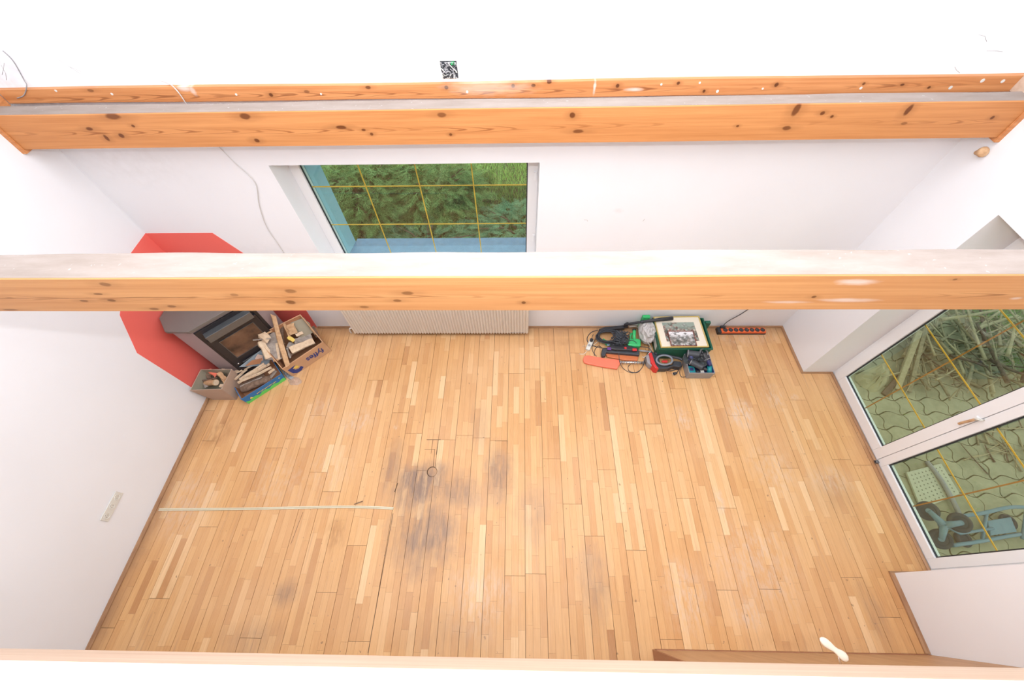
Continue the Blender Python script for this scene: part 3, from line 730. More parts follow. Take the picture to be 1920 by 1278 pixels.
# B: blue fruit crate with kindling
A0 = P(466, 756.5); B0 = P(537, 711)
u = (B0 - A0).normalized(); v = Vector((-u.y, u.x, 0)); Lb = (B0 - A0).length
FB = [A0, B0, B0 + v*.27, A0 + v*.27]; RB = [A0 - u*.01, B0 + u*.01, B0 + v*.28 + u*.01, A0 + v*.28 - u*.01]
FB = [(p.x, p.y) for p in FB]; RB = [(p.x, p.y) for p in RB]
rB, FF, RR, wl = carton('fruit_crate', 'low blue and green printed fruit crate of kindling before the stove', FB, RB, .125, M_blue, M_cardbin)
Mf, Lw, Hw = face_M(FF, RR, 0)
pts = [(0, 0), (Lw, 0)] + [(Lw*(1 - i/12), .042 + .012*math.sin(i*2.1) + (.01 if i % 3 == 0 else 0)) for i in range(13)]
MB().prism(pts, 0, .0015, Mf).build('green_print', M_lime, wl[0])
mb = MB()
for i in range(15):
    x = Lw*.30 + i*.0155; mb.box((x, .062 + .002*(i % 3), 0), (x + .010, .072 + .002*((i*2) % 3), .0018), Mf)
mb.prism([(.05, .05), (.085, .05), (.068, .078)], 0, .002, Mf); mb.prism([(Lw-.05, .085), (Lw-.03, .085), (Lw-.04, .10)], 0, .002, Mf)
mb.build('yellow_print', M_yel, wl[0], kind='stuff')
gk = 'pale kindling sticks in the blue fruit crate'
lk = 'thin pale kindling stick stacked in the blue fruit crate'
zs = .172
sticks = [((735, 475), (1210, 275), .034, M_w_pale), ((770, 590), (985, 400), .02, M_w_pale), ((855, 590), (1300, 305), .026, M_w_pale), ((830, 650), (1400, 305), .024, M_w_pale),
          ((900, 560), (1150, 420), .02, M_w_pale), ((930, 600), (1160, 500), .02, M_w_pale), ((1130, 520), (1430, 370), .024, M_w_pale), ((1380, 470), (1480, 400), .02, M_w_pale), ((1000, 520), (1330, 330), .02, M_w_pale)]
for i, (a, c_, w_, m_) in enumerate(sticks):
    z = zs + .012*(i % 3) + (.02 if i < 1 else 0); piece(c4(*a, z), c4(*c_, z + .012), w_*1.15, .018, m_, lk, gk, seed=30 + i)
logp(c4(900, 770, .11), c4(1420, 560, .12), .042, M_w_bark, M_w_mid, 'thick dark bark covered log in front of the kindling', seed=5)
piece(c4(870, 720, .145), c4(1260, 550, .15), .02, .016, M_w_grey, 'grey weathered stick between log and kindling in the crate')
piece(c4(880, 690, .12), c4(1300, 500, .12), .03, .02, M_w_bark, 'dark stick next to the bark covered log')
piece(c4(1400, 560, .13), c4(1510, 430, .13), .03, .02, M_w_grey, 'short grey offcut at the right end of the crate')
M_news = plain('printed_paper', (.33, .40, .46), .8, var=.3, scale=14)
def PD(x, y, c_):
    px, py = 360 + x/9.6, 650 + y/9.6; d = ray(px, py); nn = Vector((1, -1, 0)); return CAM + d * ((c_ - CAM.dot(nn)) / d.dot(nn))
mb = MB(); q = [PD(850, 360, 1.23), PD(1380, 330, 1.23), PD(1400, 230, 1.20), PD(1240, 55, 1.19)]; e = Vector((.0025, -.0025, 0))
mb.hexa(q + [x + e for x in q]); tag(mb.build('paper_sheet', M_news), 'blue grey magazine sheet leaning on the stove door behind the kindling', 'paper')
mb = MB(); q = [PD(960, 340, 1.26), PD(1230, 290, 1.26), PD(1260, 200, 1.25), PD(1080, 240, 1.25)]
mb.hexa(q + [x + e*2 for x in q]); tag(mb.build('cardboard_scrap', M_cardbin), 'orange brown torn carton scrap leaning on the magazine sheet', 'scrap')
mb = MB(); q = [PD(1130, 215, 1.245), PD(1280, 250, 1.245), PD(1270, 150, 1.235), PD(1180, 130, 1.235)]
mb.hexa(q + [x + e for x in q]); tag(mb.build('paper_scrap', plain('pinkish_paper', (.66, .50, .44), .8)), 'small pinkish paper piece on the magazine sheet', 'paper')
# C: banana carton
hC = .205
Rc = [P(529, 692, hC), P(606, 641, hC), P(563, 589, .50), P(477, 631, .50)]
Fc = [P(549, 706), P(622, 657)]
uu = (Fc[1] - Fc[0]).normalized(); vv = Vector((-uu.y, uu.x, 0))
Fc += [Fc[1] + vv*.29, Fc[0] + vv*.29]
_n = (Rc[1] - Rc[0]).cross((Rc[3] + Rc[2])/2 - Rc[0]).normalized()
def PL(px, py, off):
    d = ray(px, py); o = Rc[0] + _n * off; return CAM + d * ((o - CAM).dot(_n) / d.dot(_n))
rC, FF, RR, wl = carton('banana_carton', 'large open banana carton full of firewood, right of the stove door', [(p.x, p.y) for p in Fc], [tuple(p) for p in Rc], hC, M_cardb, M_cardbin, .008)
Mf, Lw, Hw = face_M(FF, RR, 0)
tc = bpy.data.curves.new('lettering', 'FONT'); tc.body = 'fyffes'; tc.size = .105; tc.extrude = .0006; tc.align_x = 'CENTER'; tc.align_y = 'CENTER'; tc.offset = .0015
tc.materials.append(M_ink); to = bpy.data.objects.new('lettering', tc); C.objects.link(to)
to.matrix_world = Mf @ Matrix.Translation((Lw*.66, Hw*.52, .001)) @ Matrix.Rotation(PI, 4, 'Z')
bpy.context.view_layer.update()
wm = Mf @ Matrix.Translation((Lw*.66, Hw*.52, .001)) @ Matrix.Rotation(PI, 4, 'Z')
tm = bpy.data.meshes.new_from_object(to.evaluated_get(bpy.context.evaluated_depsgraph_get())); tm.transform(wm); bpy.data.objects.remove(to)
to = bpy.data.objects.new('lettering', tm); C.objects.link(to); to.parent = wl[0]
if not tm.materials: tm.materials.append(M_ink)
cr = [( .0, .16), (.10, .165), (.09, .13), (.055, .105), (.10, .08), (.14, .10), (.155, .06), (.11, .03), (.055, .035), (.02, .07)]
MB().prism([(x*.95 + .01, y*1.0 - .02) for x, y in cr][::-1], 0, .0012, Mf).build('blue_emblem', M_ink, wl[0])
MB().prism([(.06, .115), (.10, .14), (.125, .11), (.12, .085), (.09, .09)][::-1], 0, .0016, Mf).build('yellow_emblem', M_yel, wl[0])
# folded flap leaning outward on the front of the rim
zc = .225
def w3(a, c_, w_, th, m, label, z0=zc, z1=zc, jag=.0, **k): return piece(PL(420 + a[0]/8.518, 570 + a[1]/8.518, z0 - .245), PL(420 + c_[0]/8.518, 570 + c_[1]/8.518, z1 - .245), w_, th, m, label, jag=jag, **k)
w3((500, 400), (680, 560), .085, .03, M_w_pale, 'jagged pale splintered board end poking out over the carton corner', jag=.03, z0=.27, z1=.25)
w3((580, 590), (720, 860), .075, .03, M_w_pale, 'pale plank along the left edge of the banana carton', z0=.215, z1=.215)
w3((760, 450), (800, 880), .15, .03, M_w_grey, 'wide weathered grey board in the left half of the banana carton', z0=.2, z1=.19)
w3((805, 260), (1000, 940), .05, .022, M_w_mid, 'long jagged splinter lying across the banana carton and past its rim', z0=.275, z1=.275, jag=.03)
w3((920, 310), (930, 850), .045, .03, M_w_bark, 'brown bark strip beside the long jagged splinter', z0=.21, z1=.21)
w3((780, 890), (890, 850), .06, .03, M_w_mid, 'orange brown offcut in the front left corner of the banana carton', z0=.19, z1=.19)
w3((1040, 320), (1110, 470), .09, .06, M_w_mid, 'short squared timber block standing out in the banana carton', z0=.24, z1=.22)
w3((960, 300), (1050, 520), .03, .03, M_w_mid, 'narrow reddish lath beside the squared timber block', z0=.24, z1=.21)
w3((1180, 250), (1310, 500), .17, .012, M_cardgreyin, 'broad dull grey panel piece in the back of the banana carton', z0=.235, z1=.19)
w3((1120, 600), (1400, 510), .07, .02, M_w_grey, 'grey board under the pale plank, right half of the banana carton', z0=.185, z1=.185)
w3((1070, 750), (1430, 580), .085, .03, M_w_pale, 'clean pale sawn plank near the front rim of the banana carton', z0=.21, z1=.21)
w3((1020, 520), (1120, 590), .045, .02, M_yel, 'small yellowish chip of wood in the middle of the banana carton', z0=.215, z1=.215)
w3((460, 575), (760, 545), .013, .01, M_w_grey, 'thin twig sticking out left over the carton rim', z0=.27, z1=.26)
w3((1020, 800), (1080, 830), .05, .02, M_w_bark, 'dark wood chip near the front rim of the carton', z0=.19, z1=.19)
w3((1400, 360), (1500, 520), .05, .02, M_w_bark, 'dark offcut in the right back corner of the carton', z0=.19, z1=.19)
w3((1010, 650), (1120, 690), .08, .02, M_w_grey, 'grey chip of board between splinter and sawn plank', z0=.18, z1=.18)
w3((900, 560), (960, 640), .03, .02, M_w_mid, 'small tan chip under the long splinter in the banana carton', z0=.205, z1=.2)
w3((640, 480), (740, 440), .03, .02, M_w_mid, 'tan sliver between jagged board and grey board in the banana carton', z0=.235, z1=.235, jag=.01)
w3((1150, 500), (1260, 450), .04, .015, M_w_pale, 'thin pale shaving on the grey panel piece in the banana carton', z0=.225, z1=.225)
w3((1000, 700), (1060, 860), .022, .015, M_w_grey, 'narrow grey sliver right of the splinter tip in the banana carton', z0=.21, z1=.20)
w3((1380, 380), (1460, 480), .022, .015, M_w_mid, 'narrow tan sliver near the right rim of the banana carton', z0=.215, z1=.21)
w3((840, 620), (880, 880), .028, .02, M_w_pale, 'pale lath edge beside the weathered grey board in the banana carton', z0=.215, z1=.2)
# plastic bag scrap on the floor before the carton
def glassy(name, col, alpha, rough=.3):
    n = NT(name); f = n.noise(n.obj(), 22, 5, .65); n.bump(f, .8, .02); n.b.inputs['Alpha'].default_value = alpha
    return n.fin(n.mix(f, tuple(x*.7 for x in col), col), rough)
M_bag = glassy('clear_plastic_film', (.80, .77, .76), .82)
M_film = glassy('grey_plastic_film', (.50, .53, .57), .85)
def crumple(name, pts, h, m, label, cat, seed=1, n=12, zb=.002):
    """crumpled film spread over a floor polygon"""
    rnd = random.Random(seed); c0 = sum(pts, Vector())/len(pts); ring = catmull(pts, 4, True); mb = MB(); k = len(ring); c0.z = 0 if zb < .01 else c0.z; vs = [Vector((c0.x, c0.y, zb + h))]; fs = []
    L = 4
    for l in range(1, L+1):
        s_ = l / L
        for p in ring:
            q = c0.lerp(p, s_); q.z = (zb if zb > .01 else .002) + (h*(1 - s_**2))*rnd.uniform(.55, 1.15) + rnd.uniform(0, .012)*(l < L); vs.append(q + Vector((rnd.uniform(-.006,.006), rnd.uniform(-.006,.006), 0)))
    for i in range(k): fs.append((0, 1+i, 1+(i+1)%k))
    for l in range(L-1):
        for i in range(k): fs.append((1+l*k+i, 1+(l+1)*k+i, 1+(l+1)*k+(i+1)%k, 1+l*k+(i+1)%k))
    mb.add(vs, fs, False); o = mb.build(name, m); return tag(o, label, cat)
crumple('plastic_film', [P(527, 692), P(536, 694), P(551, 706), P(546, 712), P(534, 704)], .008, M_film, 'grey plastic film wedged between fruit crate and banana carton', 'film', 2)
crumple('tape_scrap', [P(540, 712), P(556, 706), P(566, 716), P(556, 722), P(545, 720)], .012, glassy('pinkish_tape', (.85, .62, .50), .55), 'pinkish crumpled tape scrap on the floor before the banana carton', 'scrap', 3)
# small things wedged by the stove's right side
o = MB().box((0, 0, 0), (.035, .012, .32), Matrix.Translation((.84, -.06, 0)) @ Matrix.Rotation(.1, 4, 'X')).build('fire_poker_case', M_redp); tag(o, 'thin red lath leaning on the wall behind the banana carton', 'lath')

# ------------------------------------------------------------------ tools and pictures by the back wall
t1 = lambda x, y, z=.01: P(1080 + x/9.6, 585 + y/9.6, z)
t2 = lambda x, y, z=.01: P(1200 + x/9.47, 585 + y/9.47, z)
def slab(mb, pts, z0, z1):
    """extrude a polygon given by world points in xy from z0 to z1"""
    return mb.prism([(p.x, p.y) for p in pts], z0, z1)
def ccw(pts):
    a = sum(pts[i].x*pts[(i+1)%len(pts)].y - pts[(i+1)%len(pts)].x*pts[i].y for i in range(len(pts)))
    return pts if a > 0 else pts[::-1]
# green crate
zt = .235
g = [t2(365, 650, zt), t2(1225, 655, zt), t2(1120, 120, zt), t2(225, 120, zt)]
gf = [(p.x, p.y) for p in g]
gx0, gx1 = min(gf[0][0], gf[3][0]), max(gf[1][0], gf[2][0]); gy0 = gf[0][1]; gy1 = -.04
print('GREEN', gf)
crate_label = 'dark green plastic crate under the framed pictures'
rG, FF, RR, wl = carton('storage_crate', crate_label, [(gx0 + .02, gy0 + .012), (gx1 - .02, gy0 + .012), (gx1 - .02, gy1 - .01), (gx0 + .02, gy1 - .01)], [(gx0, gy0), (gx1, gy0), (gx1, gy1), (gx0, gy1)], zt, M_dkgreen, M_dkgreen, .008)
Mw, Lw, Hw = face_M(FF, RR, 3)
MB().box((Lw*.42, Hw*.35, 0), (Lw*.85, Hw*.75, .002), Mw).build('white_sticker', M_ivory, wl[3])
MB().box((gx0 - .006, gy0 - .006, zt - .02), (gx1 + .006, gy0 + .002, zt)).build('rim', M_dkgreen, rG)
MB().box((gx1 - .002, gy0, zt - .02), (gx1 + .008, gy1, zt)).build('rim', M_dkgreen, rG)
# framed pictures (flat prints built as flat objects in frames)
def print_mat(name, cols, scale, dark=.3, sky=None):
    n = NT(name); g = n.n('ShaderNodeTexCoord').outputs['Generated']
    v = n.n('ShaderNodeTexVoronoi', {'Vector': n.sc(g, (1.4, 1, 1)), 'Scale': scale, 'Randomness': 1.0})
    r_ = n.n('ShaderNodeSeparateColor', {0: v.outputs['Color']}).outputs[0]
    st_ = [(i / max(1, len(cols)-1), c) for i, c in enumerate(cols)]
    c = n.ramp(r_, st_); c = n.mix(n.mr(v.outputs['Distance'], .25, .6, 0, dark), c, (.03, .03, .03))
    f = n.noise(g, scale*1.5, 4, .7); c = n.mix(n.mr(f, .45, .7, 0, .6), c, (.10, .11, .09))
    if sky:
        y = n.n('ShaderNodeSeparateXYZ', {0: g}).outputs[1]
        k = n.math('MULTIPLY', n.mr(y, .55, .8), n.mr(n.noise(g, 5, 3), .4, .5)); c = n.mix(k, c, sky)
    return n.fin(c, .25)
M_pr1 = print_mat('colour_group_print', [(.32, .36, .30), (.10, .11, .10), (.42, .14, .11), (.45, .50, .46), (.62, .52, .42), (.14, .15, .12)], 9, .4, (.30, .36, .31))
M_pr2 = print_mat('grey_group_print', [(.12, .12, .12), (.42, .38, .36), (.08, .09, .08), (.75, .72, .72), (.30, .24, .2)], 8, .3, (.80, .78, .80))
M_mat = plain('cream_mount_board', (.80, .72, .60), .8, var=.02)
M_goldfr = plain('gilt_frame', (.62, .46, .16), .4, .2)
M_redfr = plain('dark_red_frame', (.22, .05, .035), .4)
def picture(label, q, z, th, fw_, m_fr, m_mat, matw, m_pr, off=(0, 0, 0, 0)):
    """q: BL, BR, TR, TL world points"""
    c0 = sum(q, Vector()) / 4; x = (q[1] - q[0] + q[2] - q[3]); wx = x.length/2; x.normalize(); y = Vector((-x.y, x.x, 0)); hy = ((q[3] - q[0]) + (q[2] - q[1])).length/2
    M = Matrix((x, y, Vector((0,0,1)))).transposed().to_4x4(); M.translation = Vector((c0.x, c0.y, z))
    root = thing('framed_picture', label, 'picture', (c0.x, c0.y, z))
    a, b_ = wx/2, hy/2
    for lo, hi in (((-a, -b_, 0), (a, -b_+fw_, th)), ((-a, b_-fw_, 0), (a, b_, th)), ((-a, -b_+fw_, 0), (-a+fw_, b_-fw_, th)), ((a-fw_, -b_+fw_, 0), (a, b_-fw_, th))):
        MB().box(lo, hi, M).build('frame_side', m_fr, root, bevel=.002)
    if m_mat: MB().box((-a+fw_, -b_+fw_, .001), (a-fw_, b_-fw_, th*.55), M).build('mount', m_mat, root)
    i = fw_ + matw
    MB().box((-a+i+off[0], -b_+i+off[1], .002), (a-i-off[2], b_-i-off[3], th*.55+.0012), M).build('print', m_pr, root)
    return root
zp = zt + .002
picture('large group picture with cream mount and gilt frame on the green crate', [t2(365, 640, zp), t2(1210, 630, zp), t2(1045, 82, zp), t2(232, 97, zp)], zp, .02, .012, M_goldfr, M_mat, .072, M_pr1)
picture('small dark red framed black and white photo lying on the larger picture', [t2(540, 605, zp+.022), t2(1008, 605, zp+.022), t2(938, 343, zp+.022), t2(497, 345, zp+.022)], zp + .0205, .014, .006, M_redfr, None, .0, M_pr2)
# small green box on the wall side
o = MB().box((-.042, -.022, 0), (.042, .022, .255), Matrix.Translation((t1(1275, 120, .25).x, -.028, 0.001))).build('green_tin', M_green, bevel=.004); tag(o, 'small bright green box between wall and black tube', 'box')
o = MB().box((-.03, -.02, 0), (.03, .02, .24), Matrix.Translation((gx1 + .045, -.10, 0.001))).build('dark_green_tube', M_dkgreen, bevel=.004); tag(o, 'dark green packet standing right of the picture crate', 'packet')
# clear plastic bag
rb = random.Random(6); mb = MB(); cb = t1(1265, 400, 0); mb.ball((0, 0, 0), (.105, .155, .138), n=22, m=16)
mb.v = [tuple(Vector((cb.x - .035, -.175, .142)) + Vector(v)*rb.uniform(.84, 1.06)) for v in mb.v]; mb.smooth = [False]*len(mb.smooth)
tag(mb.build('plastic_bag', M_bag), 'clear crumpled plastic bag between the tools and the green crate', 'bag')
# grey box of black tools
zb = .135
gb = [t2(875, 1082, zb), t2(1335, 1080, zb), t2(1255, 740, zb), t2(790, 760, zb)]
x0_, x1_, y0_, y1_ = gb[0].x, gb[1].x, gb[0].y, gb[2].y
print('GREYBOX', [tuple(round(v, 3) for v in p) for p in gb])
b0 = [t2(785, 1178, 0), t2(1245, 1185, 0)]
rT, FF, RR, wl = carton('tool_bin', 'grey open bin full of black tools at the front right of the pile', [(x0_ + .01, y0_ + .005), (x1_ - .01, y0_ + .005), (x1_ - .01, y1_ - .01), (x0_ + .01, y1_ - .01)], [(x0_, y0_), (x1_, y0_), (x1_, y1_), (x0_, y1_)], zb, M_grey, M_navy, .006)
def tool(name, label, cat, loc): return thing(name, label, cat, (loc.x, loc.y, 0))
# teal charger, black gun-like tools
q = t2(910, 1010, .11); tl = tool('battery_charger', 'square teal plastic case in the front left of the grey bin', 'case', q)
MB().box((q.x-.035, q.y-.045, .05), (q.x+.04, q.y+.04, .115)).build('case_body', M_teal, tl, bevel=.006)
MB().box((q.x-.02, q.y-.025, .115), (q.x+.02, q.y+.015, .119)).build('case_lid', M_navy, tl, bevel=.002)
q = t2(1240, 1020, .11); tl = tool('spray_can', 'turquoise capped bottle in the front right of the grey bin', 'bottle', q)
MB().cyl((q.x, q.y-.03, .08), (q.x+.01, q.y+.05, .11), .028, 14).build('bottle_body', M_teal, tl)
MB().cyl((q.x, q.y-.045, .075), (q.x, q.y-.03, .08), .014, 12).build('bottle_cap', plain('turquoise_cap', (.1, .6, .55), .4), tl)
q = t2(1105, 1055, .12); tl = tool('white_tag_plug', 'black plug with a white tag at the front of the grey bin', 'plug', q)
MB().box((q.x-.02, q.y-.015, .10), (q.x+.02, q.y+.015, .125)).build('tag', M_ivory, tl, bevel=.003)
MB().cyl((q.x-.06, q.y+.015, .10), (q.x-.02, q.y, .11), .016, 12).build('plug_body', M_black, tl)
def drill(label, a, b_, r, grip, m=M_dkgrey, m2=M_navy, zz=.16):
    pa_, pb_ = t2(*a, zz), t2(*b_, zz + .02); root = thing('power_tool', label, 'power tool', pa_)
    MB().tube(catmull([pa_, pa_.lerp(pb_, .3), pa_.lerp(pb_, .7), pb_], 4), r, 14, radii=None).build('motor_housing', m, root)
    d_ = (pb_ - pa_).normalized(); MB().cyl(pb_, pb_ + d_*.045, r*.55, 12, r*.35).build('chuck', M_black, root)
    g_ = t2(*grip, zz - .03); m_ = pa_.lerp(pb_, .3); mb = MB(); mb.tube(catmull([m_, m_.lerp(g_, .5) + Vector((0,0,.01)), g_], 4), r*.62, 10); mb.build('grip', m2, root)
    mb = MB(); mb.torus(pa_ + d_*.01, d_, r*1.0, .004, 20, 6); mb.build('end_ring', M_grey, root)
    return root
drill('black power tool lying along the back of the grey bin', (830, 730), (1050, 760), .042, (900, 860), zz=.19)
drill('dark tool with long grip reaching down across the grey bin', (890, 880), (1120, 990), .033, (1000, 820), M_dkgrey, M_black, .17)
drill('dark angled tool in the right half of the grey bin', (1190, 860), (1120, 740), .036, (1240, 940), M_black, M_navy, .17)
mb = MB(); q = t2(1130, 740, .20); mb.torus(q, (.3, -.4, .8), .055, .010, 26, 8); o = mb.build('guard_ring', M_steelgrey); tag(o, 'grey metal guard ring on top of the tools in the grey bin', 'ring')
mb = MB()
rr = random.Random(9)
pts = [t2(1020 + 190*math.cos(i*1.1) * rr.uniform(.4, 1), 830 + 110*math.sin(i*1.7) * rr.uniform(.4, 1), .17 + .04*rr.random()) for i in range(22)]
mb.tube(catmull(pts, 5), .005, 6); o = mb.build('tool_cable', M_black); tag(o, 'tangled black cable heaped over the tools in the grey bin', 'cable')
mb = MB(); pts = [t2(760, 905, .15), t2(740, 960, .05), t2(705, 1060, .006), t2(730, 1140, .006), t2(780, 1150, .006), t2(850, 1130, .006)]
mb.tube(catmull(pts, 6), .0035, 6); o = mb.build('thin_cable', M_dkgrey); tag(o, 'thin black cable looping down left of the grey bin', 'cable')
M_bagcloth = plain('grey_green_cloth', (.055, .065, .068), .9)
crumple('black_tool_bag', [t2(x, y, .14) for x, y in [(770, 800), (850, 700), (1040, 680), (1200, 720), (1230, 860), (1150, 960), (960, 930), (800, 900)]], .07, M_bagcloth, 'dark crumpled tool pouch covering the back of the grey bin', 'pouch', 11, zb=.135)
q = t2(780, 800, .1)

# hedge trimmer one: salmon sheath, chrome shaft, grey/red/dark body
hz = .03
h1 = thing('hedge_trimmer', 'electric trimmer with salmon red blade sheath and chrome shaft, front of the pile', 'power tool', t1(1000, 900, 0))
sh = [t1(x, y, .03) for x, y in [(150, 785), (215, 775), (500, 825), (740, 850), (785, 860), (790, 940), (740, 1020), (500, 985), (200, 925), (145, 905), (125, 850)]]
slab(MB(), ccw(sh), .004, .034).build('blade_sheath', M_salmon, h1, bevel=.008)
MB().cyl(t1(785, 900, .035), t1(1250, 910, .045), .013, 12).build('shaft', M_chrome, h1)
mb = MB()
for i in range(9):
    p = t1(800 + i*50, 901 + i, .036 + .001*i); q = t1(812 + i*50, 901 + i, .036 + .001*i); mb.cyl(p, q, .017, 10)
mb.build('shaft_ring', M_grey, h1, kind='stuff')
slab(MB(), ccw([t1(*p, .05) for p in [(1245, 800), (1320, 790), (1400, 990), (1330, 985), (1270, 930)]]), .003, .085).build('gear_case', M_grey, h1, bevel=.008)
slab(MB(), ccw([t1(*p, .08) for p in [(1305, 750), (1350, 750), (1420, 960), (1480, 1040), (1420, 1030), (1340, 930)]]), .002, .11).build('front_band', M_redp, h1, bevel=.005)
slab(MB(), ccw([t1(*p, .09) for p in [(1355, 700), (1430, 720), (1500, 800), (1520, 900), (1600, 930), (1740, 940), (1760, 870), (1900, 880), (1920, 950), (1880, 980), (1760, 960), (1640, 1010), (1470, 1010), (1400, 900)]]), .003, .085).build('motor_body', M_dkgrey, h1, bevel=.01)
mb = MB(); mb.tube(catmull([t1(*p, .10) for p in [(1420, 740), (1560, 760), (1720, 800), (1860, 830), (1910, 860)]], 5), .016, 10); mb.build('rear_handle', M_dkgrey, h1)
mb = MB(); cc = t1(1590, 860, .12); mb.tube([cc + Vector((.085*math.cos(a), .062*math.sin(a), .012*math.cos(a))) for a in [2*PI*i/24 for i in range(24)]], .011, 9, closed=True); mb.build('loop_handle', plain('grey_rubber', (.22, .24, .28), .5), h1)
slab(MB(), ccw([t1(*p, .09) for p in [(1540, 870), (1650, 870), (1640, 910), (1550, 900)]]), .08, .095).build('trigger', M_redp, h1, bevel=.003)
# hedge trimmer two: dark bar with brown-orange sheath
h2 = thing('hedge_trimmer', 'dark hedge trimmer with brown orange sheath and red switches, middle of the pile', 'power tool', t1(800, 750, 0))
slab(MB(), ccw([t1(*p, .03) for p in [(530, 735), (1090, 770), (1125, 800), (1110, 870), (880, 860), (560, 800)]]), .005, .03).build('blade_sheath', M_sheath2, h2, bevel=.006)
slab(MB(), ccw([t1(*p, .06) for p in [(470, 660), (560, 650), (1140, 700), (1145, 780), (1080, 770), (540, 725), (530, 790), (470, 800), (455, 740)]]), .02, .07).build('guard_bar', M_dkgrey, h2, bevel=.01)
slab(MB(), ccw([t1(*p, .09) for p in [(620, 560), (900, 590), (1120, 650), (1120, 700), (700, 680), (610, 660)]]), .03, .10).build('motor_body', M_black, h2, bevel=.012)
for a, c_ in (((865, 630), (910, 665)), ((1010, 660), (1095, 700))):
    p, q = t1(*a, .10), t1(*c_, .10); MB().box((p.x, q.y, .095), (q.x, p.y, .112)).build('red_switch', M_redp, h2, bevel=.004)
MB().box((t1(560, 640, .1).x, t1(560, 680, .1).y, .09), (t1(630, 640, .1).x, t1(560, 630, .1).y, .104)).build('purple_switch', plain('purple_plastic', (.12, .04, .22), .4), h2, bevel=.004)
MB().cyl(t1(1130, 690, .05), t1(1370, 715, .04), .011, 10).build('rod', M_grey, h2)
# green power tool
h3 = thing('strimmer_head', 'bright green power tool with upright barrel, behind the dark trimmer', 'power tool', t1(1040, 560, 0))
slab(MB(), ccw([t1(*p, .09) for p in [(930, 490), (1100, 480), (1165, 500), (1165, 620), (1060, 620), (920, 600)]]), .004, .105).build('motor_body', M_green, h3, bevel=.015)
MB().tube(catmull([t1(1050, 500, .09), t1(1045, 430, .12), t1(1050, 330, .13)], 4), .02, 12).build('barrel', M_green, h3)
MB().cyl(t1(1050, 330, .13), t1(1050, 305, .135), .024, 12).build('barrel_cap', M_black, h3)
MB().tube(catmull([t1(990, 500, .06), t1(980, 440, .08), t1(1000, 380, .09)], 4), .014, 10).build('grip', M_green, h3)
mb = MB(); cc = t1(1010, 560, .108); mb.tube([cc + Vector((.05*math.cos(a), .04*math.sin(a), 0)) for a in [PI*i/12 for i in range(13)]], .004, 6); mb.build('cable_hook', M_dkgrey, h3)
# second green piece, left under the cable coil
h4 = slab(MB(), ccw([t1(*p, .02) for p in [(480, 470), (560, 520), (640, 530), (620, 590), (540, 590)]]), .003, .03).build('green_guard', M_green, bevel=.006); tag(h4, 'flat green plastic guard sticking out under the cable coil', 'tool part')
slab(MB(), ccw([t1(*p, .04) for p in [(560, 570), (620, 570), (600, 600), (560, 600)]]), .03, .04).build('guard_clip', plain('pale_blue_plastic', (.35, .5, .65), .4), h4)
h5 = slab(MB(), ccw([t1(*p, .05) for p in [(700, 560), (780, 480), (900, 460), (880, 560), (760, 600)]]), .004, .06).build('green_shoulder', M_green, bevel=.012); tag(h5, 'dark-strapped green housing half buried in cables', 'tool part')
# long black tube
mb = MB(); mb.tube([t1(880, 235, .10), t1(940, 215, .13), t1(1250, 165, .28), t1(1520, 130, .285), t1(1740, 110, .285)], .018, 12, radii=[.022, .016, .015, .021, .023])
root = thing('black_tube', 'long black tool handle resting across to the picture frame', 'tool handle', t1(900, 230, 0)); mb.build('tube_body', M_black, root)
MB().tube([t1(1180, 176, .245), t1(1220, 170, .262)], .021, 12).build('collar', M_dkgrey, root)
MB().tube(catmull([t1(860, 260, .05), t1(890, 205, .12), t1(940, 190, .14), t1(930, 235, .12)], 5), .007, 8).build('hook', M_dkgrey, root)
# dark bar behind the coil
root = thing('hedge_cutter_bar', 'matt black sheathed cutter bar lying behind the cable coil', 'tool part', t1(600, 290, 0))
mb = MB(); slab(mb, ccw([t1(*p, .05) for p in [(410, 310), (520, 270), (860, 240), (880, 290), (540, 325), (430, 345)]]), .004, .06); mb.build('bar_sheath', M_black, root, bevel=.006)
mb = MB().cyl(t1(860, 265, .04), t1(930, 250, .05), .02, 10); mb.build('bar_socket', M_dkgrey, root)
# coil of cable
rr = random.Random(12); mb = MB(); pts = []
for i in range(26 * 20):
    a = 2*PI*i/26; l = i // 26; s_ = 1 + .10*math.sin(l*2.3) ; pts.append(t1(590 + (205*s_)*math.cos(a) + 26*math.sin(l*3.1), 435 + (105 + 14*math.sin(l*1.9))*math.sin(a) + 12*math.cos(l*2.2), .025 + .008*(l % 8) + .006*math.sin(a*2 + l)))
mb.tube(pts, .0048, 6); o = mb.build('cable_coil', M_dkgrey); tag(o, 'oval coil of dark extension cable on the pile of tools', 'cable')
mb = MB(); pts = [t1(800 + 190*math.sin(i*2.4) * rr.uniform(.3, 1), 460 + 150*math.cos(i*1.9) * rr.uniform(.3, 1), .10 + .05*rr.random()) for i in range(95)]
mb.tube(catmull(pts, 5), .0048, 6); o = mb.build('cable_tangle', M_dkgrey); tag(o, 'loose tangle of black flex over the green tool', 'cable')
def cable(pts, r, m, label, z=.006, zs_=None, name='loose_cable', fn=t1):
    p = [fn(a[0], a[1], a[2] if len(a) > 2 else z) for a in pts]; mb = MB(); mb.tube(catmull(p, 8), r, 7); o = mb.build(name, m); return tag(o, label, 'cable')
cable([(400, 320, .05), (280, 360), (205, 450), (215, 540), (300, 600), (440, 640), (560, 650, .05)], .0045, M_dkgrey, 'dark cable bowing out left of the coil past the white socket')
cable([(370, 440, .03), (320, 540), (290, 640), (320, 740), (370, 790)], .0035, M_dkgrey, 'thin dark lead curving down toward the salmon sheath')
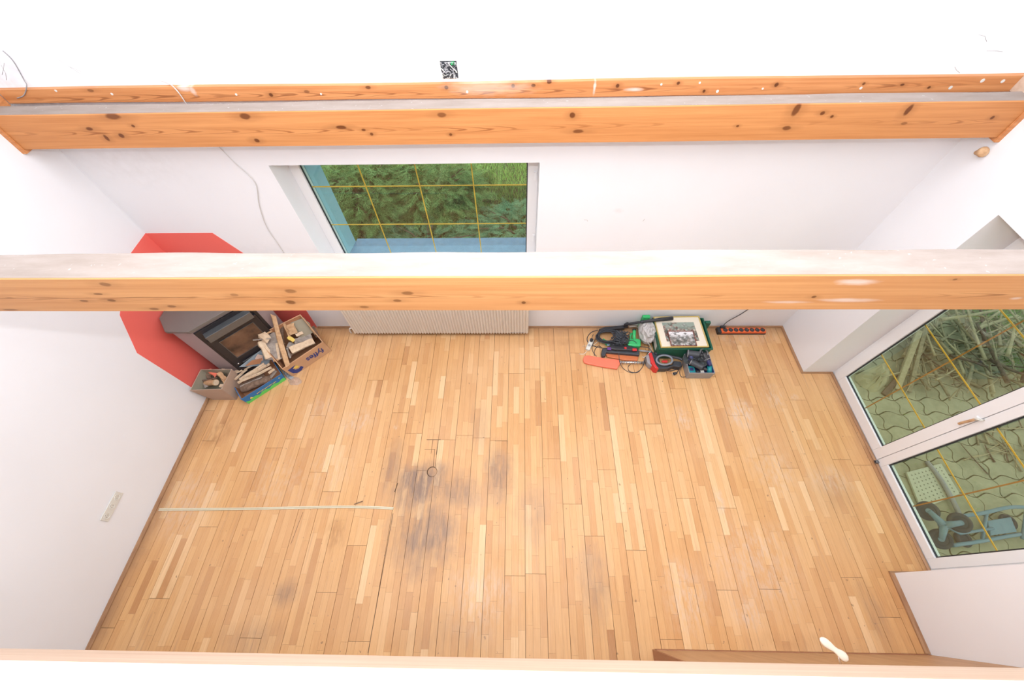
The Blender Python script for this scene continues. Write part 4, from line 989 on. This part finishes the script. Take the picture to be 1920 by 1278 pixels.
cable([(460, 630, .02), (400, 610), (340, 680), (330, 780)], .0035, M_black, 'short loop of black lead beside the sheath tip')
cable([(1160, 495, .09), (1260, 540, .03), (1310, 640), (1290, 740, .03), (1230, 860, .09), (1200, 980), (1100, 1085), (960, 1060), (940, 980), (980, 940, .055)], .0035, M_dkgrey, 'long dark lead looping right of the green tool and under the shaft')
cable([(770, 740, .08), (790, 900, .055), (860, 1020), (1000, 1090), (1130, 1060), (1210, 960), (1240, 860, .06)], .0035, M_dkgrey, 'dark lead hanging in a wide loop below the chrome shaft')
cable([(1290, 1000), (1420, 1040), (1560, 1040), (1720, 1055), (1830, 1010), (1890, 950, .03)], .0045, M_dkgrey, 'dark mains lead running under the trimmer body')
cable([(1130, 620, .05), (1300, 640, .1), (1370, 720, .11)], .004, M_dkgrey, 'short dark lead from green tool to trimmer body')
cable([(960, 265, .13), (1080, 262, .1), (1160, 310, .06), (1210, 380, .165), (1280, 520, .15), (1350, 640, .06), (1330, 720, .05), (1230, 810), (1190, 800)], .0045, M_ivory, 'white cord running over the plastic bag and down to the trimmer')
# plug
root = thing('mains_plug', 'black two pin plug on its lead in front of the trimmer', 'plug', t1(1760, 1110, 0))
p = t1(1760, 1110, .02); MB().cyl(p, t1(1810, 1095, .02), .019, 12, .012).build('plug_body', M_dkgrey, root)
mb = MB(); d_ = (t1(1760, 1110, .02) - t1(1810, 1095, .02)).normalized(); sd = Vector((-d_.y, d_.x, 0))
for s in (-1, 1): mb.cyl(p + sd*s*.009, p + sd*s*.009 + d_*.02, .0025, 6)
mb.build('pin', M_chrome, root)
MB().tube(catmull([t1(1810, 1095, .02), t1(1850, 1040, .012), t1(1880, 980, .02)], 6), .004, 7).build('lead', M_dkgrey, root)
# white socket block
root = thing('white_socket_block', 'small white socket block with black plug, left end of the pile', 'socket', t1(240, 600, 0))
p, q = t1(285, 500, .02), t1(205, 680, .02); M = frame_M(p, q - p); Lx = (q - p).length
MB().box((0, -.026, -.018), (Lx, .026, .018), M).build('block_body', M_ivory, root, bevel=.008)
for s_ in (.62,): MB().cyl(M @ Vector((Lx*s_, 0, .018)), M @ Vector((Lx*s_, 0, .0195)), .016, 16).build('socket_face', M_grey, root)
mb = MB(); mb.cyl(M @ Vector((Lx*.16, 0, .018)), M @ Vector((Lx*.16, 0, .045)), .02, 14); mb.tube(catmull([M @ Vector((Lx*.16, 0, .045)), t1(290, 450, .05), t1(310, 400, .03)], 5), .004, 7); mb.build('black_plug', M_black, root)
mb = MB(); mb.tube(catmull([q, t1(180, 720, .006), t1(130, 755, .004), t1(60, 750, .004)], 6), .003, 6).tube(catmull([t1(320, 590, .01), t1(380, 540, .01), t1(440, 490, .02)], 5), .003, 6).tube(catmull([t1(120, 620, .004), t1(150, 605, .004), t1(190, 615, .01)], 5), .002, 6); mb.build('white_lead', M_ivory, root)

# orange power strip
ya_, yb_ = -.035, -.085
xs0, xs1 = P(1352, 620, .045).x, P(1436, 620, .045).x
ps = thing('power_strip', 'orange eight socket power strip on the floor by the back wall', 'power strip', ((xs0+xs1)/2, -.07, 0))
MB().box((xs0, -.115, .002), (xs1, -.045, .045)).build('strip_body', M_orange, ps, bevel=.004)
MB().box((xs0 - .005, -.119, .001), (xs1 + .004, -.110, .02)).build('base_rail', M_black, ps)
for i in range(8):
    x = xs0 + .055 + (xs1 - xs0 - .09) * i / 7
    o = MB().cyl((x, -.08, .044), (x, -.08, .049), .027, 18).build('socket', M_black, ps)
    mb = MB(); mb.cyl((x - .008, -.08, .049), (x - .008, -.08, .0496), .003, 6).cyl((x + .008, -.08, .049), (x + .008, -.08, .0496), .003, 6); mb.build('socket_hole', M_grey, o)
MB().box((xs0 - .04, -.12, .001), (xs0 + .004, -.04, .05)).build('end_cap', M_black, ps, bevel=.004)
MB().box((xs0 - .005, -.06, .045), (xs0 + .06, -.03, .075)).build('plug', M_black, ps, bevel=.008)
mb = MB(); e1 = PY(1412, 575, -.01); e0 = Vector((xs0 + .02, -.045, .07)); mb.tube(catmull([e0, e0.lerp(e1, .2) + Vector((0, .02, 0)), e0.lerp(e1, .6) + Vector((0, .01, -.01)), e1, e1 + Vector((.25, 0, .3)), e1 + Vector((.25, 0, .75))], 6), .0045, 7); mb.build('supply_lead', M_dkgrey, ps)

# ------------------------------------------------------------------ small things
# triple wall socket on the left wall
y0_, y1_, zc_ = -2.10, -2.335, .450
so = thing('wall_socket', 'ivory triple socket plate low on the left wall', 'socket', (0, (y0_+y1_)/2, zc_))
MB().box((0.0005, y1_, zc_ - .040), (.010, y0_, zc_ + .040)).build('plate', M_ivory, so, bevel=.004)
for i in range(3):
    yy = y0_ - .04 - i*.0775
    MB().torus((.010, yy, zc_), (1, 0, 0), .024, .003, 20, 6).build('socket_ring', M_ivory, so)
    mb = MB(); mb.cyl((.0102, yy - .009, zc_), (.0115, yy - .009, zc_), .003, 8).cyl((.0102, yy + .009, zc_), (.0115, yy + .009, zc_), .003, 8).box((.0102, yy - .003, zc_ + .018), (.0118, yy + .003, zc_ + .024)); mb.build('socket_hole', M_dkgrey, so)
# open junction box in the upper back wall, stuffed with wire ends
jb = thing('junction_box', 'open square junction box stuffed with wire ends, above the wall batten', 'junction box', (3.09, 0, 2.86))
jx0, jx1, jz0, jz1 = 3.036, 3.142, 2.812, 2.912
MB().box((jx0, -.002, jz0), (jx1, -.0003, jz1)).build('box_back', M_dkgrey, jb)
rr = random.Random(21)
for nm, m_, n_ in (('grey_wire', M_grey, 13), ('white_wire', M_ivory, 7), ('black_wire', M_black, 8)):
    mb = MB()
    for i in range(n_):
        p = Vector((rr.uniform(jx0+.01, jx1-.01), -.006, rr.uniform(jz0+.01, jz1-.01))); pts = [p]
        for k in range(3):
            p = Vector((min(jx1-.006, max(jx0+.006, p.x + rr.uniform(-.04, .04))), -rr.uniform(.006, .022), min(jz1-.006, max(jz0+.006, p.z + rr.uniform(-.04, .04))))); pts.append(p)
        mb.tube(catmull(pts, 4), .0026, 6)
    mb.build(nm, m_, jb, kind='stuff')
MB().box((jx1 - .035, -.016, jz1 - .02), (jx1 - .015, -.008, jz1 - .004)).build('green_clamp', M_green, jb)
mb = MB(); rim(mb, (jx0 - .003, -.003, jz0 - .003), (jx1 + .003, -.003, jz1 + .003), 'y', .003, .006); mb.build('box_rim', M_ivory, jb)
# brown wooden peg on the right wall
q = PX(1841, 285, W - .02)
pg = thing('wooden_hook', 'brown pear shaped wooden wall hook below the far beam', 'hook', (W, q.y, q.z))
a_, b_ = PX(1829, 286, W - .03), PX(1850, 284, W - .03)
mb = MB(); mb.tube(catmull([a_, a_.lerp(b_, .35), a_.lerp(b_, .7), b_], 4), .02, 14, radii=[.012, .014, .016, .019, .024, .028, .031, .033, .034, .033, .029, .022, .006][:13]); mb.build('hook_body', M_w_mid, pg)
mb = MB().cyl((W - .001, q.y, q.z), (W - .03, q.y, q.z), .012, 12); mb.build('hook_stem', M_skirt, pg)
# cables and cracks on the back wall
mb = MB(); pts = [(1.19, -.006, 2.83)]
z = [(320, 158), (335, 172), (350, 192)]
pts = [PY(300, 150, -.004), PY(318, 157, -.010), PY(332, 170, -.046), PY(345, 188, -.04), PY(375, 235, -.012), PY(408, 272, -.006), PY(440, 305, -.006), PY(478, 342, -.006), PY(486, 385, -.006), PY(500, 425, -.006), PY(522, 458, -.006), PY(540, 486, -.006)]
mb.tube(catmull(pts, 6), .0036, 6); o = mb.build('wall_cable', plain('pale_cable', (.62, .60, .58), .6)); tag(o, 'thin loose pale cable hanging down the back wall left of the window', 'cable')
mb = MB(); pts = [PY(5, 95, -.003), PY(25, 115, -.003), PY(45, 150, -.006), PY(50, 160, -.038), PY(45, 178, -.037), PY(32, 184, -.037)]
mb.tube(catmull(pts, 6), .0028, 6); o = mb.build('wall_cable', M_grey); tag(o, 'thin grey wire curling over the batten in the upper left corner', 'cable')
mb = MB(); 
for a, c_ in (((1835, 65), (1850, 78)), ((1790, 125), (1800, 137)), ((110, 112), (150, 138)), ((130, 125), (152, 134)), ((1850, 95), (1880, 97)), ((565, 0), (570, 20)), ((1095, 412), (1102, 415)), ((2, 122), (12, 150)), ((1205, 415), (1209, 410)), ((8, 118), (4, 140))):
    p, q = PY(*a, 0), PY(*c_, 0); m_ = p.lerp(q, .5) + Vector((random.uniform(-.01, .01), 0, random.uniform(-.01, .01))); mb.tube([p, m_, q], .0013, 4)
mb.build('wall_crack', plain('crack_grey', (.42, .39, .38), .9), wall_back, kind='stuff')
# corner trim line on left corner
# loose strip on the floor
root = thing('threshold_strip', 'long cream edging strip lying loose across the parquet', 'strip', P(300, 955))
tp = [P(299, 955), P(380, 954.5), P(470, 953.5), P(560, 951.5), P(640, 950), P(700, 951), P(738, 953)]
cp = catmull(tp, 6)
M_cream2 = plain('pale_cream_strip', (.72, .66, .52), .5)
def ribbon(pts, w_, z0, z1, name, m, parent, off=0):
    vs = []; 
    for i, p in enumerate(pts):
        d_ = (pts[min(i+1, len(pts)-1)] - pts[max(i-1, 0)]).normalized(); s_ = Vector((-d_.y, d_.x, 0)); q = p + s_*off
        vs += [q - s_*w_/2 + Vector((0,0,z0)), q + s_*w_/2 + Vector((0,0,z0)), q + s_*w_/2 + Vector((0,0,z1)), q - s_*w_/2 + Vector((0,0,z1))]
    n_ = len(pts); fs = [(i*4+k, i*4+(k+1)%4, (i+1)*4+(k+1)%4, (i+1)*4+k) for i in range(n_-1) for k in range(4)] + [(3,2,1,0), tuple((n_-1)*4+k for k in range(4))]
    return MB().add(vs, fs).build(name, m, parent)
ribbon(cp, .023, .0012, .006, 'strip_base', M_cream, root)
ribbon(cp, .006, .006, .009, 'strip_ridge', M_cream2, root, .007); ribbon(cp, .006, .006, .009, 'strip_ridge', M_cream2, root, -.007)
mb = MB(); mb.tube(catmull([P(664, 945, .012), P(672, 942, .02), P(680, 939, .012)], 4), .004, 6); o = mb.build('wood_splinter', M_w_bark); tag(o, 'tiny dark splinter beside the cream edging strip', 'splinter')
# pine cupboard below the gallery
ky = -3.165; kx0, kx1 = 4.60, W - .004
cup = thing('pine_cupboard', 'wide pine cupboard standing under the gallery at the lower right', 'cupboard', ((kx0+kx1)/2, -3.4, 0))
M_cup = wood('honey_pine_cupboard', (.50, .28, .14), (.62, .38, .20), .5, (12, 12, 1.2), 1.4)
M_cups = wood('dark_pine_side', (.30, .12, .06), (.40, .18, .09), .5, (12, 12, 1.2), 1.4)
MB().box((kx0, -3.72, .0), (kx0 + .02, ky, 2.1)).build('side_panel', M_cups, cup)
MB().box((kx1 - .02, -3.72, .0), (kx1, ky, 2.1)).build('side_panel', M_cup, cup)
MB().box((kx0 + .02, -3.72, 0), (kx1 - .02, -3.70, 2.1)).build('back_panel', M_cup, cup)
MB().box((kx0 + .02, -3.70, 2.08), (kx1 - .02, ky, 2.1)).build('top_panel', M_cup, cup)
MB().box((kx0 + .02, -3.70, 0), (kx1 - .02, ky + .004, .06)).build('plinth', M_cups, cup)
xm = (kx0 + kx1) / 2
for a, c_ in ((kx0 + .022, xm - .002), (xm + .002, kx1 - .022)):
    dd = MB().box((a, ky - .02, .062), (c_, ky, 2.078)).build('cupboard_door', M_cup, cup, bevel=.002)
h0, h1_ = P(1537, 1196, 1.04), P(1591, 1237, 1.04)
mb = MB(); d_ = h1_ - h0; sd = Vector((-d_.y, d_.x, 0)).normalized()
prof = [(0, .004), (.03, .012), (.10, .021), (.22, .025), (.36, .022), (.50, .0165), (.60, .017), (.72, .024), (.85, .026), (.94, .02), (1, .005)]
vs = []
for s_, w_ in prof:
    p = h0 + d_*s_
    for a in range(10):
        an = 2*PI*a/10; vs.append(p + sd*w_*math.cos(an) + Vector((0, 0, w_*.5*math.sin(an))))
fs = [(i*10+k, i*10+(k+1)%10, (i+1)*10+(k+1)%10, (i+1)*10+k) for i in range(len(prof)-1) for k in range(10)] + [tuple(range(9,-1,-1)), tuple((len(prof)-1)*10+k for k in range(10))]
M_palewood = plain('bare_pale_wood', (.86, .76, .64), .6, var=.04)
mb.add(vs, fs, True); mb.build('lever_handle', M_palewood, dd)
p = h0.lerp(h1_, .75); mb = MB().tube([p, p + Vector((-.012, -.01, -.012)), Vector((p.x - .02, ky, 1.03))], .006, 8); mb.build('handle_neck', M_chrome, dd)

# ------------------------------------------------------------------ outside, behind the back window: conifer shrubs
soil = NT('dark_garden_soil'); f = soil.noise(soil.pos(), 9, 5, .7); M_soil = soil.fin(soil.ramp(f, [(.3, (.035, .04, .018)), (.7, (.09, .11, .04))]), .95)
struct('garden_ground', MB().box((-12, .36, -.35), (7.2, 14, -.12)).box((7.2, .36, -.35), (20, 14, -.16)), M_soil)
def leafy(name, c1, c2):
    n = NT(name); r_ = n.n('ShaderNodeNewGeometry').outputs['Random Per Island']; f = n.noise(n.pos(), 2.5, 2)
    c = n.ramp(n.math('ADD', n.math('MULTIPLY', r_, .6), n.math('MULTIPLY', f, .4)), [(.2, c1), (.8, c2)]); return n.fin(c, .7, spec=.2)
M_con = leafy('conifer_green', (.06, .13, .03), (.30, .47, .15))
M_con2 = leafy('blue_green_conifer', (.06, .16, .07), (.24, .44, .22))
M_grs = leafy('lawn_grass', (.16, .34, .07), (.42, .62, .20))
M_branch = wood('brown_branch', (.09, .06, .04), (.19, .13, .09), .9)
def spray(mb, o, d, L, rnd, up=Vector((0,0,1))):
    """one flat conifer spray: a stem with paired tapering leaflets, each branching again"""
    d = d.normalized(); s = d.cross(up); s = s.normalized() if s.length > .1 else Vector((1,0,0)); nrm = s.cross(d)
    def blade(a, b_, w_):
        t_ = (b_ - a).cross(nrm).normalized() * w_
        k = len(mb.v); mb.v += [tuple(a - t_), tuple(a + t_), tuple(b_)]; mb.f.append((k, k+1, k+2)); mb.smooth.append(False)
    blade(o, o + d*L, L*.03)
    m = 7
    for i in range(1, m):
        p = o + d*L*i/m; l = L*.42*(1 - .6*i/m)
        for sg in (-1, 1):
            q = p + (d*.8 + s*sg*.8 + nrm*rnd.uniform(-.25, .15)).normalized()*l*rnd.uniform(.8, 1.1)
            blade(p, q, L*.028)
            for j in (.4, .7):
                p2 = p.lerp(q, j); blade(p2, p2 + (d*.9 + s*sg*.1).normalized()*l*.35, L*.02)
                blade(p2, p2 + (d*.1 + s*sg).normalized()*l*.3, L*.02)
def shrub(label, cx, cy, rx_, ry_, h, n, m, seed, group=None, L=.22):
    rnd = random.Random(seed); root = thing('conifer_shrub', label, 'shrub', (cx, cy, -.12), group)
    mb = MB()
    for i in range(9):
        a = rnd.uniform(0, 2*PI); q = Vector((cx + rx_*.7*math.cos(a), cy + ry_*.7*math.sin(a), h*rnd.uniform(.4, .8))); mb.tube([Vector((cx, cy, -.12)), Vector((cx, cy, -.12)).lerp(q, .5) + Vector((0,0,.1)), q], .012, 6, radii=[.022, .014, .005])
    mb.build('branches', M_branch, root, kind='stuff')
    mb = MB()
    for i in range(n):
        a = rnd.uniform(0, 2*PI); e = math.acos(rnd.uniform(0.0, 1)); rr_ = rnd.uniform(.55, 1.0)
        dirv = Vector((math.sin(e)*math.cos(a), math.sin(e)*math.sin(a), math.cos(e)))
        o_ = Vector((cx + dirv.x*rx_*rr_, cy + dirv.y*ry_*rr_, -.1 + dirv.z*h*rr_))
        dd_ = Vector((dirv.x, dirv.y, rnd.uniform(-.35, .25))) + Vector((rnd.uniform(-.5,.5), rnd.uniform(-.5,.5), 0))
        spray(mb, o_, dd_, L*rnd.uniform(.7, 1.3), rnd)
    mb.build('foliage', m, root, kind='stuff')
    return root
shrub('feathery green conifer shrub outside the left part of the window', 1.1, 2.5, 1.0, .85, .95, 900, M_con, 1)
shrub('dense conifer shrub outside the middle of the window', 2.15, 2.6, .8, .75, .75, 850, M_con, 2)
shrub('low spreading shrub just below the window outside', 2.2, 1.45, 1.0, .5, .25, 600, M_con2, 3, L=.16)
shrub('blue green ground conifer outside the right part of the window', 3.6, 1.75, .95, .7, .3, 800, M_con2, 4, L=.15)
shrub('tall conifer shrub behind the others outside the window', .3, 4.1, 1.3, 1.0, 1.6, 700, M_con, 5, L=.3)
shrub('loose conifer shrub at the back of the garden', 1.6, 4.6, 1.2, .9, 1.0, 700, M_con, 6, L=.26)
mb = MB(); rnd = random.Random(8)
def grass(mb, x0, x1, y0, y1, n, z, h, rnd):
    for i in range(n):
        p = Vector((rnd.uniform(x0, x1), rnd.uniform(y0, y1), z)); a = rnd.uniform(0, 2*PI); w_ = Vector((math.cos(a), math.sin(a), 0))*.004; q = p + Vector((rnd.uniform(-.05,.05), rnd.uniform(-.05,.05), h*rnd.uniform(.5, 1.2)))
        k = len(mb.v); mb.v += [tuple(p - w_), tuple(p + w_), tuple(q)]; mb.f.append((k, k+1, k+2)); mb.smooth.append(False)
grass(mb, 2.6, 6.5, 2.6, 5.5, 26000, -.12, .11, rnd); grass(mb, -1, 4.5, .7, 2.6, 14000, -.12, .08, rnd)
o = mb.build('lawn_grass', M_grs); tag(o, 'sunlit lawn grass beyond the shrubs outside the window', 'grass', kind='stuff')
# ------------------------------------------------------------------ outside the door: patio
zpat = -.10
pat = struct('patio', MB().box((7.17, -5.5, -.4), (14, .34, zpat - .018)), plain('sandy_joint_moss', (.17, .17, .09), .95, var=.3))
n = NT('greenish_concrete_paver'); f = n.noise(n.pos(), 5, 5, .7); f2 = n.noise(n.pos(), 60, 3); tn = n.n('ShaderNodeObjectInfo').outputs['Random']
c = n.ramp(f, [(.3, (.27, .26, .17)), (.7, (.46, .43, .30))]); c = n.mix(n.math('MULTIPLY', tn, .35), c, (.22, .22, .14)); n.bump(f2, .3, .003); M_pav = n.fin(c, .9)
px_, py_ = .26, .17
def warp(x, y): return Vector((x + .020*math.sin(2*PI*y/py_/1.0), y + .022*math.sin(2*PI*x/px_/1.0 + .6), 0))
rnd = random.Random(3)
for i in range(13):
    for j in range(23):
        x0, x1 = 7.2 + i*px_, 7.2 + (i+1)*px_; y0, y1 = -3.3 + j*py_, -3.3 + (j+1)*py_
        if y1 > .3: continue
        gp = .005; ring = []; N = 7
        for a in range(N): ring.append(warp(x0 + gp + (x1-x0-2*gp)*a/N, y0 + gp))
        for a in range(N): ring.append(warp(x1 - gp, y0 + gp + (y1-y0-2*gp)*a/N))
        for a in range(N): ring.append(warp(x1 - gp - (x1-x0-2*gp)*a/N, y1 - gp))
        for a in range(N): ring.append(warp(x0 + gp, y1 - gp - (y1-y0-2*gp)*a/N))
        dz = rnd.uniform(-.004, .004)
        if (Vector(((x0+x1)/2, (y0+y1)/2)) - Vector((8.2, -1.4))).length > 2.6: continue
        MB().prism([(min(p.x, 11), min(p.y, .33)) for p in ring], zpat - .04, zpat + dz).build('paver', M_pav, pat)
mb = MB(); rnd = random.Random(5); grass(mb, 9.2, 11.5, -1.2, .34, 9000, zpat - .04, .12, rnd); grass(mb, 9.2, 12.5, .36, 3.0, 9000, -.16, .16, rnd); grass(mb, 7.3, 9.4, -3.0, .3, 900, zpat - .03, .05, rnd)
o = mb.build('patio_grass', M_grs); tag(o, 'bright green grass beyond the paved patio outside the door', 'grass', kind='stuff')
# sticks
M_st = [wood('grey_brown_stick', (.20, .17, .11), (.36, .31, .20), .9, (20, 20, 20), 1.5), wood('pale_bare_stick', (.32, .27, .16), (.48, .41, .27), .9, (20, 20, 20), 1.5), M_branch]
rnd = random.Random(17)
def rnd_stick(cx, cy, L, r, z, name='cut_branch', label='cut branch lying criss-cross in the pile on the patio', group='cut branches piled outside the door'):
    a = rnd.gauss(.9, .8); t_ = rnd.uniform(-.15, .2); d_ = Vector((math.cos(a), math.sin(a), t_)); p = Vector((cx, cy, z)) - d_*L/2; q = p + d_*L
    p.z = max(p.z, zpat + r + .004); q.z = max(q.z, zpat + r + .004)
    m_ = p.lerp(q, .5) + Vector((rnd.uniform(-.04,.04)*L, rnd.uniform(-.04,.04)*L, 0)); mb = MB(); mb.tube(catmull([p, m_, q], 4), r, 7, radii=[r*(1 - .06*i) for i in range(9)]); 
    side = m_ + Vector((rnd.uniform(-.5,.5), rnd.uniform(-.5,.5), rnd.uniform(0, .4)))*L*.35
    if rnd.random() < .5: mb.tube([m_, side], r*.5, 5, radii=[r*.5, r*.25])
    o = mb.build(name, M_st[rnd.choice([0, 0, 0, 1, 1, 2])]); return tag(o, label, 'branch', group)
for i in range(95):
    s_ = rnd.random()
    c0 = P(rnd.uniform(1690, 1935), rnd.uniform(575, 720), zpat)
    if c0.x > 9.9 or c0.y > .25 or c0.x < 7.6: 
        c0 = Vector((rnd.uniform(8.2, 9.4), rnd.uniform(-.75, .15), 0))
    h = max(0, .5 - (c0 - Vector((8.9, -.2, zpat))).length*.45)
    L = rnd.uniform(.25, .75); cy = min(c0.y, .3 - L*.45)
    rnd_stick(max(c0.x, 7.35 + L*.5), cy, L, rnd.uniform(.008, .024), zpat + .02 + rnd.random()*h)
for i in range(75):
    c0 = P(rnd.uniform(1665, 1900), rnd.uniform(600, 745), zpat); L = rnd.uniform(.12, .4)
    if c0.x < 7.35 or c0.x > 9.6: c0.x = rnd.uniform(7.8, 9.2)
    rnd_stick(max(c0.x, 7.22 + L*.6), min(c0.y, .3 - L*.55), L, rnd.uniform(.004, .010), zpat + .02 + rnd.random()*.2, 'broken_twig', 'short broken twig scattered over and around the branch pile', 'broken twigs around the branch pile')
for i in range(26):
    c0 = P(rnd.uniform(1820, 1920), rnd.uniform(775, 870), zpat); rnd_stick(max(c0.x, 7.6), c0.y, rnd.uniform(.15, .4), rnd.uniform(.004, .010), zpat + .015, 'thin_twig', 'thin dry twig scattered on the pavers near the door', 'thin twigs scattered on the patio')
def plank(a, b_, w_, th, m, label, z0, z1):
    p, q = P(*a, z0), P(*b_, z1); o = MB().box((0, -w_/2, 0), ((q-p).length, w_/2, th), frame_M(p, q - p)).build('timber_plank', m, bevel=.004); tag(o, label, 'plank')
plank((1680, 730), (1722, 620), .055, .03, M_st[1], 'long pale plank leaning in the branch pile near the door frame', zpat + .01, zpat + .30)
plank((1702, 735), (1735, 605), .04, .03, M_st[0], 'darker square lath beside the long pale plank', zpat + .01, zpat + .32)
plank((1655, 740), (1700, 690), .05, .025, M_st[2], 'short dark board end at the foot of the planks', zpat + .005, zpat + .05)
# pale leaf-like sacks at the near corner
crumple('paper_sack', [P(1605, 705, zpat), P(1660, 680, zpat), P(1665, 715, zpat), P(1640, 735, zpat), P(1612, 722, zpat)], .12, plain('olive_sack_cloth', (.42, .38, .24), .9, var=.25, scale=8), 'crumpled olive sack outside in the corner of the door', 'sack', 7)
bpy.data.objects['paper_sack'].location.z = zpat
# perforated tray
q = [P(1700, 885, zpat+.03), P(1765, 868, zpat+.03), P(1800, 925, zpat+.03), P(1728, 955, zpat+.03)]
tr = thing('perforated_tray', 'pale perforated plastic tray on the pavers above the hand truck', 'tray', P(1745, 910, zpat))
mb = MB(); slab(mb, ccw(q), zpat + .008, zpat + .03); mb.build('tray_plate', plain('pale_green_plastic', (.50, .49, .38), .7), tr, bevel=.004)
mb = MB()
for i in range(1, 10):
    for j in range(1, 9):
        s_, t_ = i/10, j/9; p = q[0].lerp(q[1], s_).lerp(q[3].lerp(q[2], s_), t_); mb.cyl((p.x, p.y, zpat + .0302), (p.x, p.y, zpat + .0312), .007, 6)
mb.build('hole', plain('shaded_hole', (.2, .2, .15), .9), tr, kind='stuff')
MB().tube(catmull([P(1738, 865, zpat+.03), P(1765, 900, zpat+.05), P(1790, 945, zpat+.05), P(1800, 968, zpat+.03)], 4), .02, 8).build('tray_rail', M_grey, tr)
# blue stair-climbing hand truck
M_tb = plain('pale_blue_enamel', (.15, .25, .32), .5); M_rub = plain('dark_rubber', (.045, .055, .065), .8)
ht = thing('hand_truck', 'blue three-wheeled stair climbing hand truck lying on the patio', 'hand truck', P(1800, 990, zpat))
hub = P(1768, 984, zpat + .16); ax = Vector((-.45, -.18, .87)).normalized()
arms = [P(1745, 962, zpat + .16), P(1797, 978, zpat + .16), P(1768, 1016, zpat + .16)]
for i, w_ in enumerate(arms):
    w_ = hub + (w_ - hub).normalized()*.135; w_ -= ax * ax.dot(w_ - hub); arms[i] = w_
    mb = MB(); mb.torus(w_, ax, .062, .022, 26, 10).cyl(w_ - ax*.016, w_ + ax*.016, .05, 18); o = mb.build('wheel', M_rub, ht)
    MB().cyl(w_ - ax*.02, w_ + ax*.024, .022, 14).build('wheel_hub', M_tb, o)
mb = MB()
for w_ in arms: mb.tube([hub + ax*.024, w_ + ax*.028], .02, 8, radii=[.032, .02])
mb.cyl(hub - ax*.01, hub + ax*.04, .034, 14); mb.build('tri_star', M_tb, ht)
mb = MB(); mb.tube(catmull([P(1795, 968, zpat+.12), P(1840, 962, zpat+.14), P(1900, 950, zpat+.16), P(1960, 955, zpat+.16)], 6), .016, 10); mb.build('frame_rail', M_tb, ht)
mb = MB(); mb.tube(catmull([P(1786, 1022, zpat+.06), P(1840, 1014, zpat+.06), P(1900, 1003, zpat+.06), P(1970, 995, zpat+.06)], 6), .016, 10); mb.build('frame_rail', M_tb, ht)
for x in (1850, 1925):
    mb = MB(); mb.tube([P(x, 961 if x < 1900 else 951, zpat+.14), P(x - 8, 1010, zpat+.06)], .013, 8); mb.build('cross_bar', M_tb, ht)
mb = MB(); slab(mb, ccw([P(*p, zpat+.1) for p in [(1856, 975), (1900, 968), (1912, 996), (1862, 1003)]]), zpat+.05, zpat+.08); mb.build('toe_plate', M_tb, ht, bevel=.006)
for p_ in ((1890, 978), (1806, 1010)):
    w_ = P(*p_, zpat + .04); mb = MB(); mb.torus(w_, (0, 0, 1), .05, .02, 22, 8).cyl(w_ - Vector((0,0,.012)), w_ + Vector((0,0,.012)), .04, 14); mb.build('wheel', M_rub, ht)
MB().tube([hub, P(1800, 1000, zpat + .1), P(1862, 990, zpat + .1)], .012, 8).build('axle', M_tb, ht)
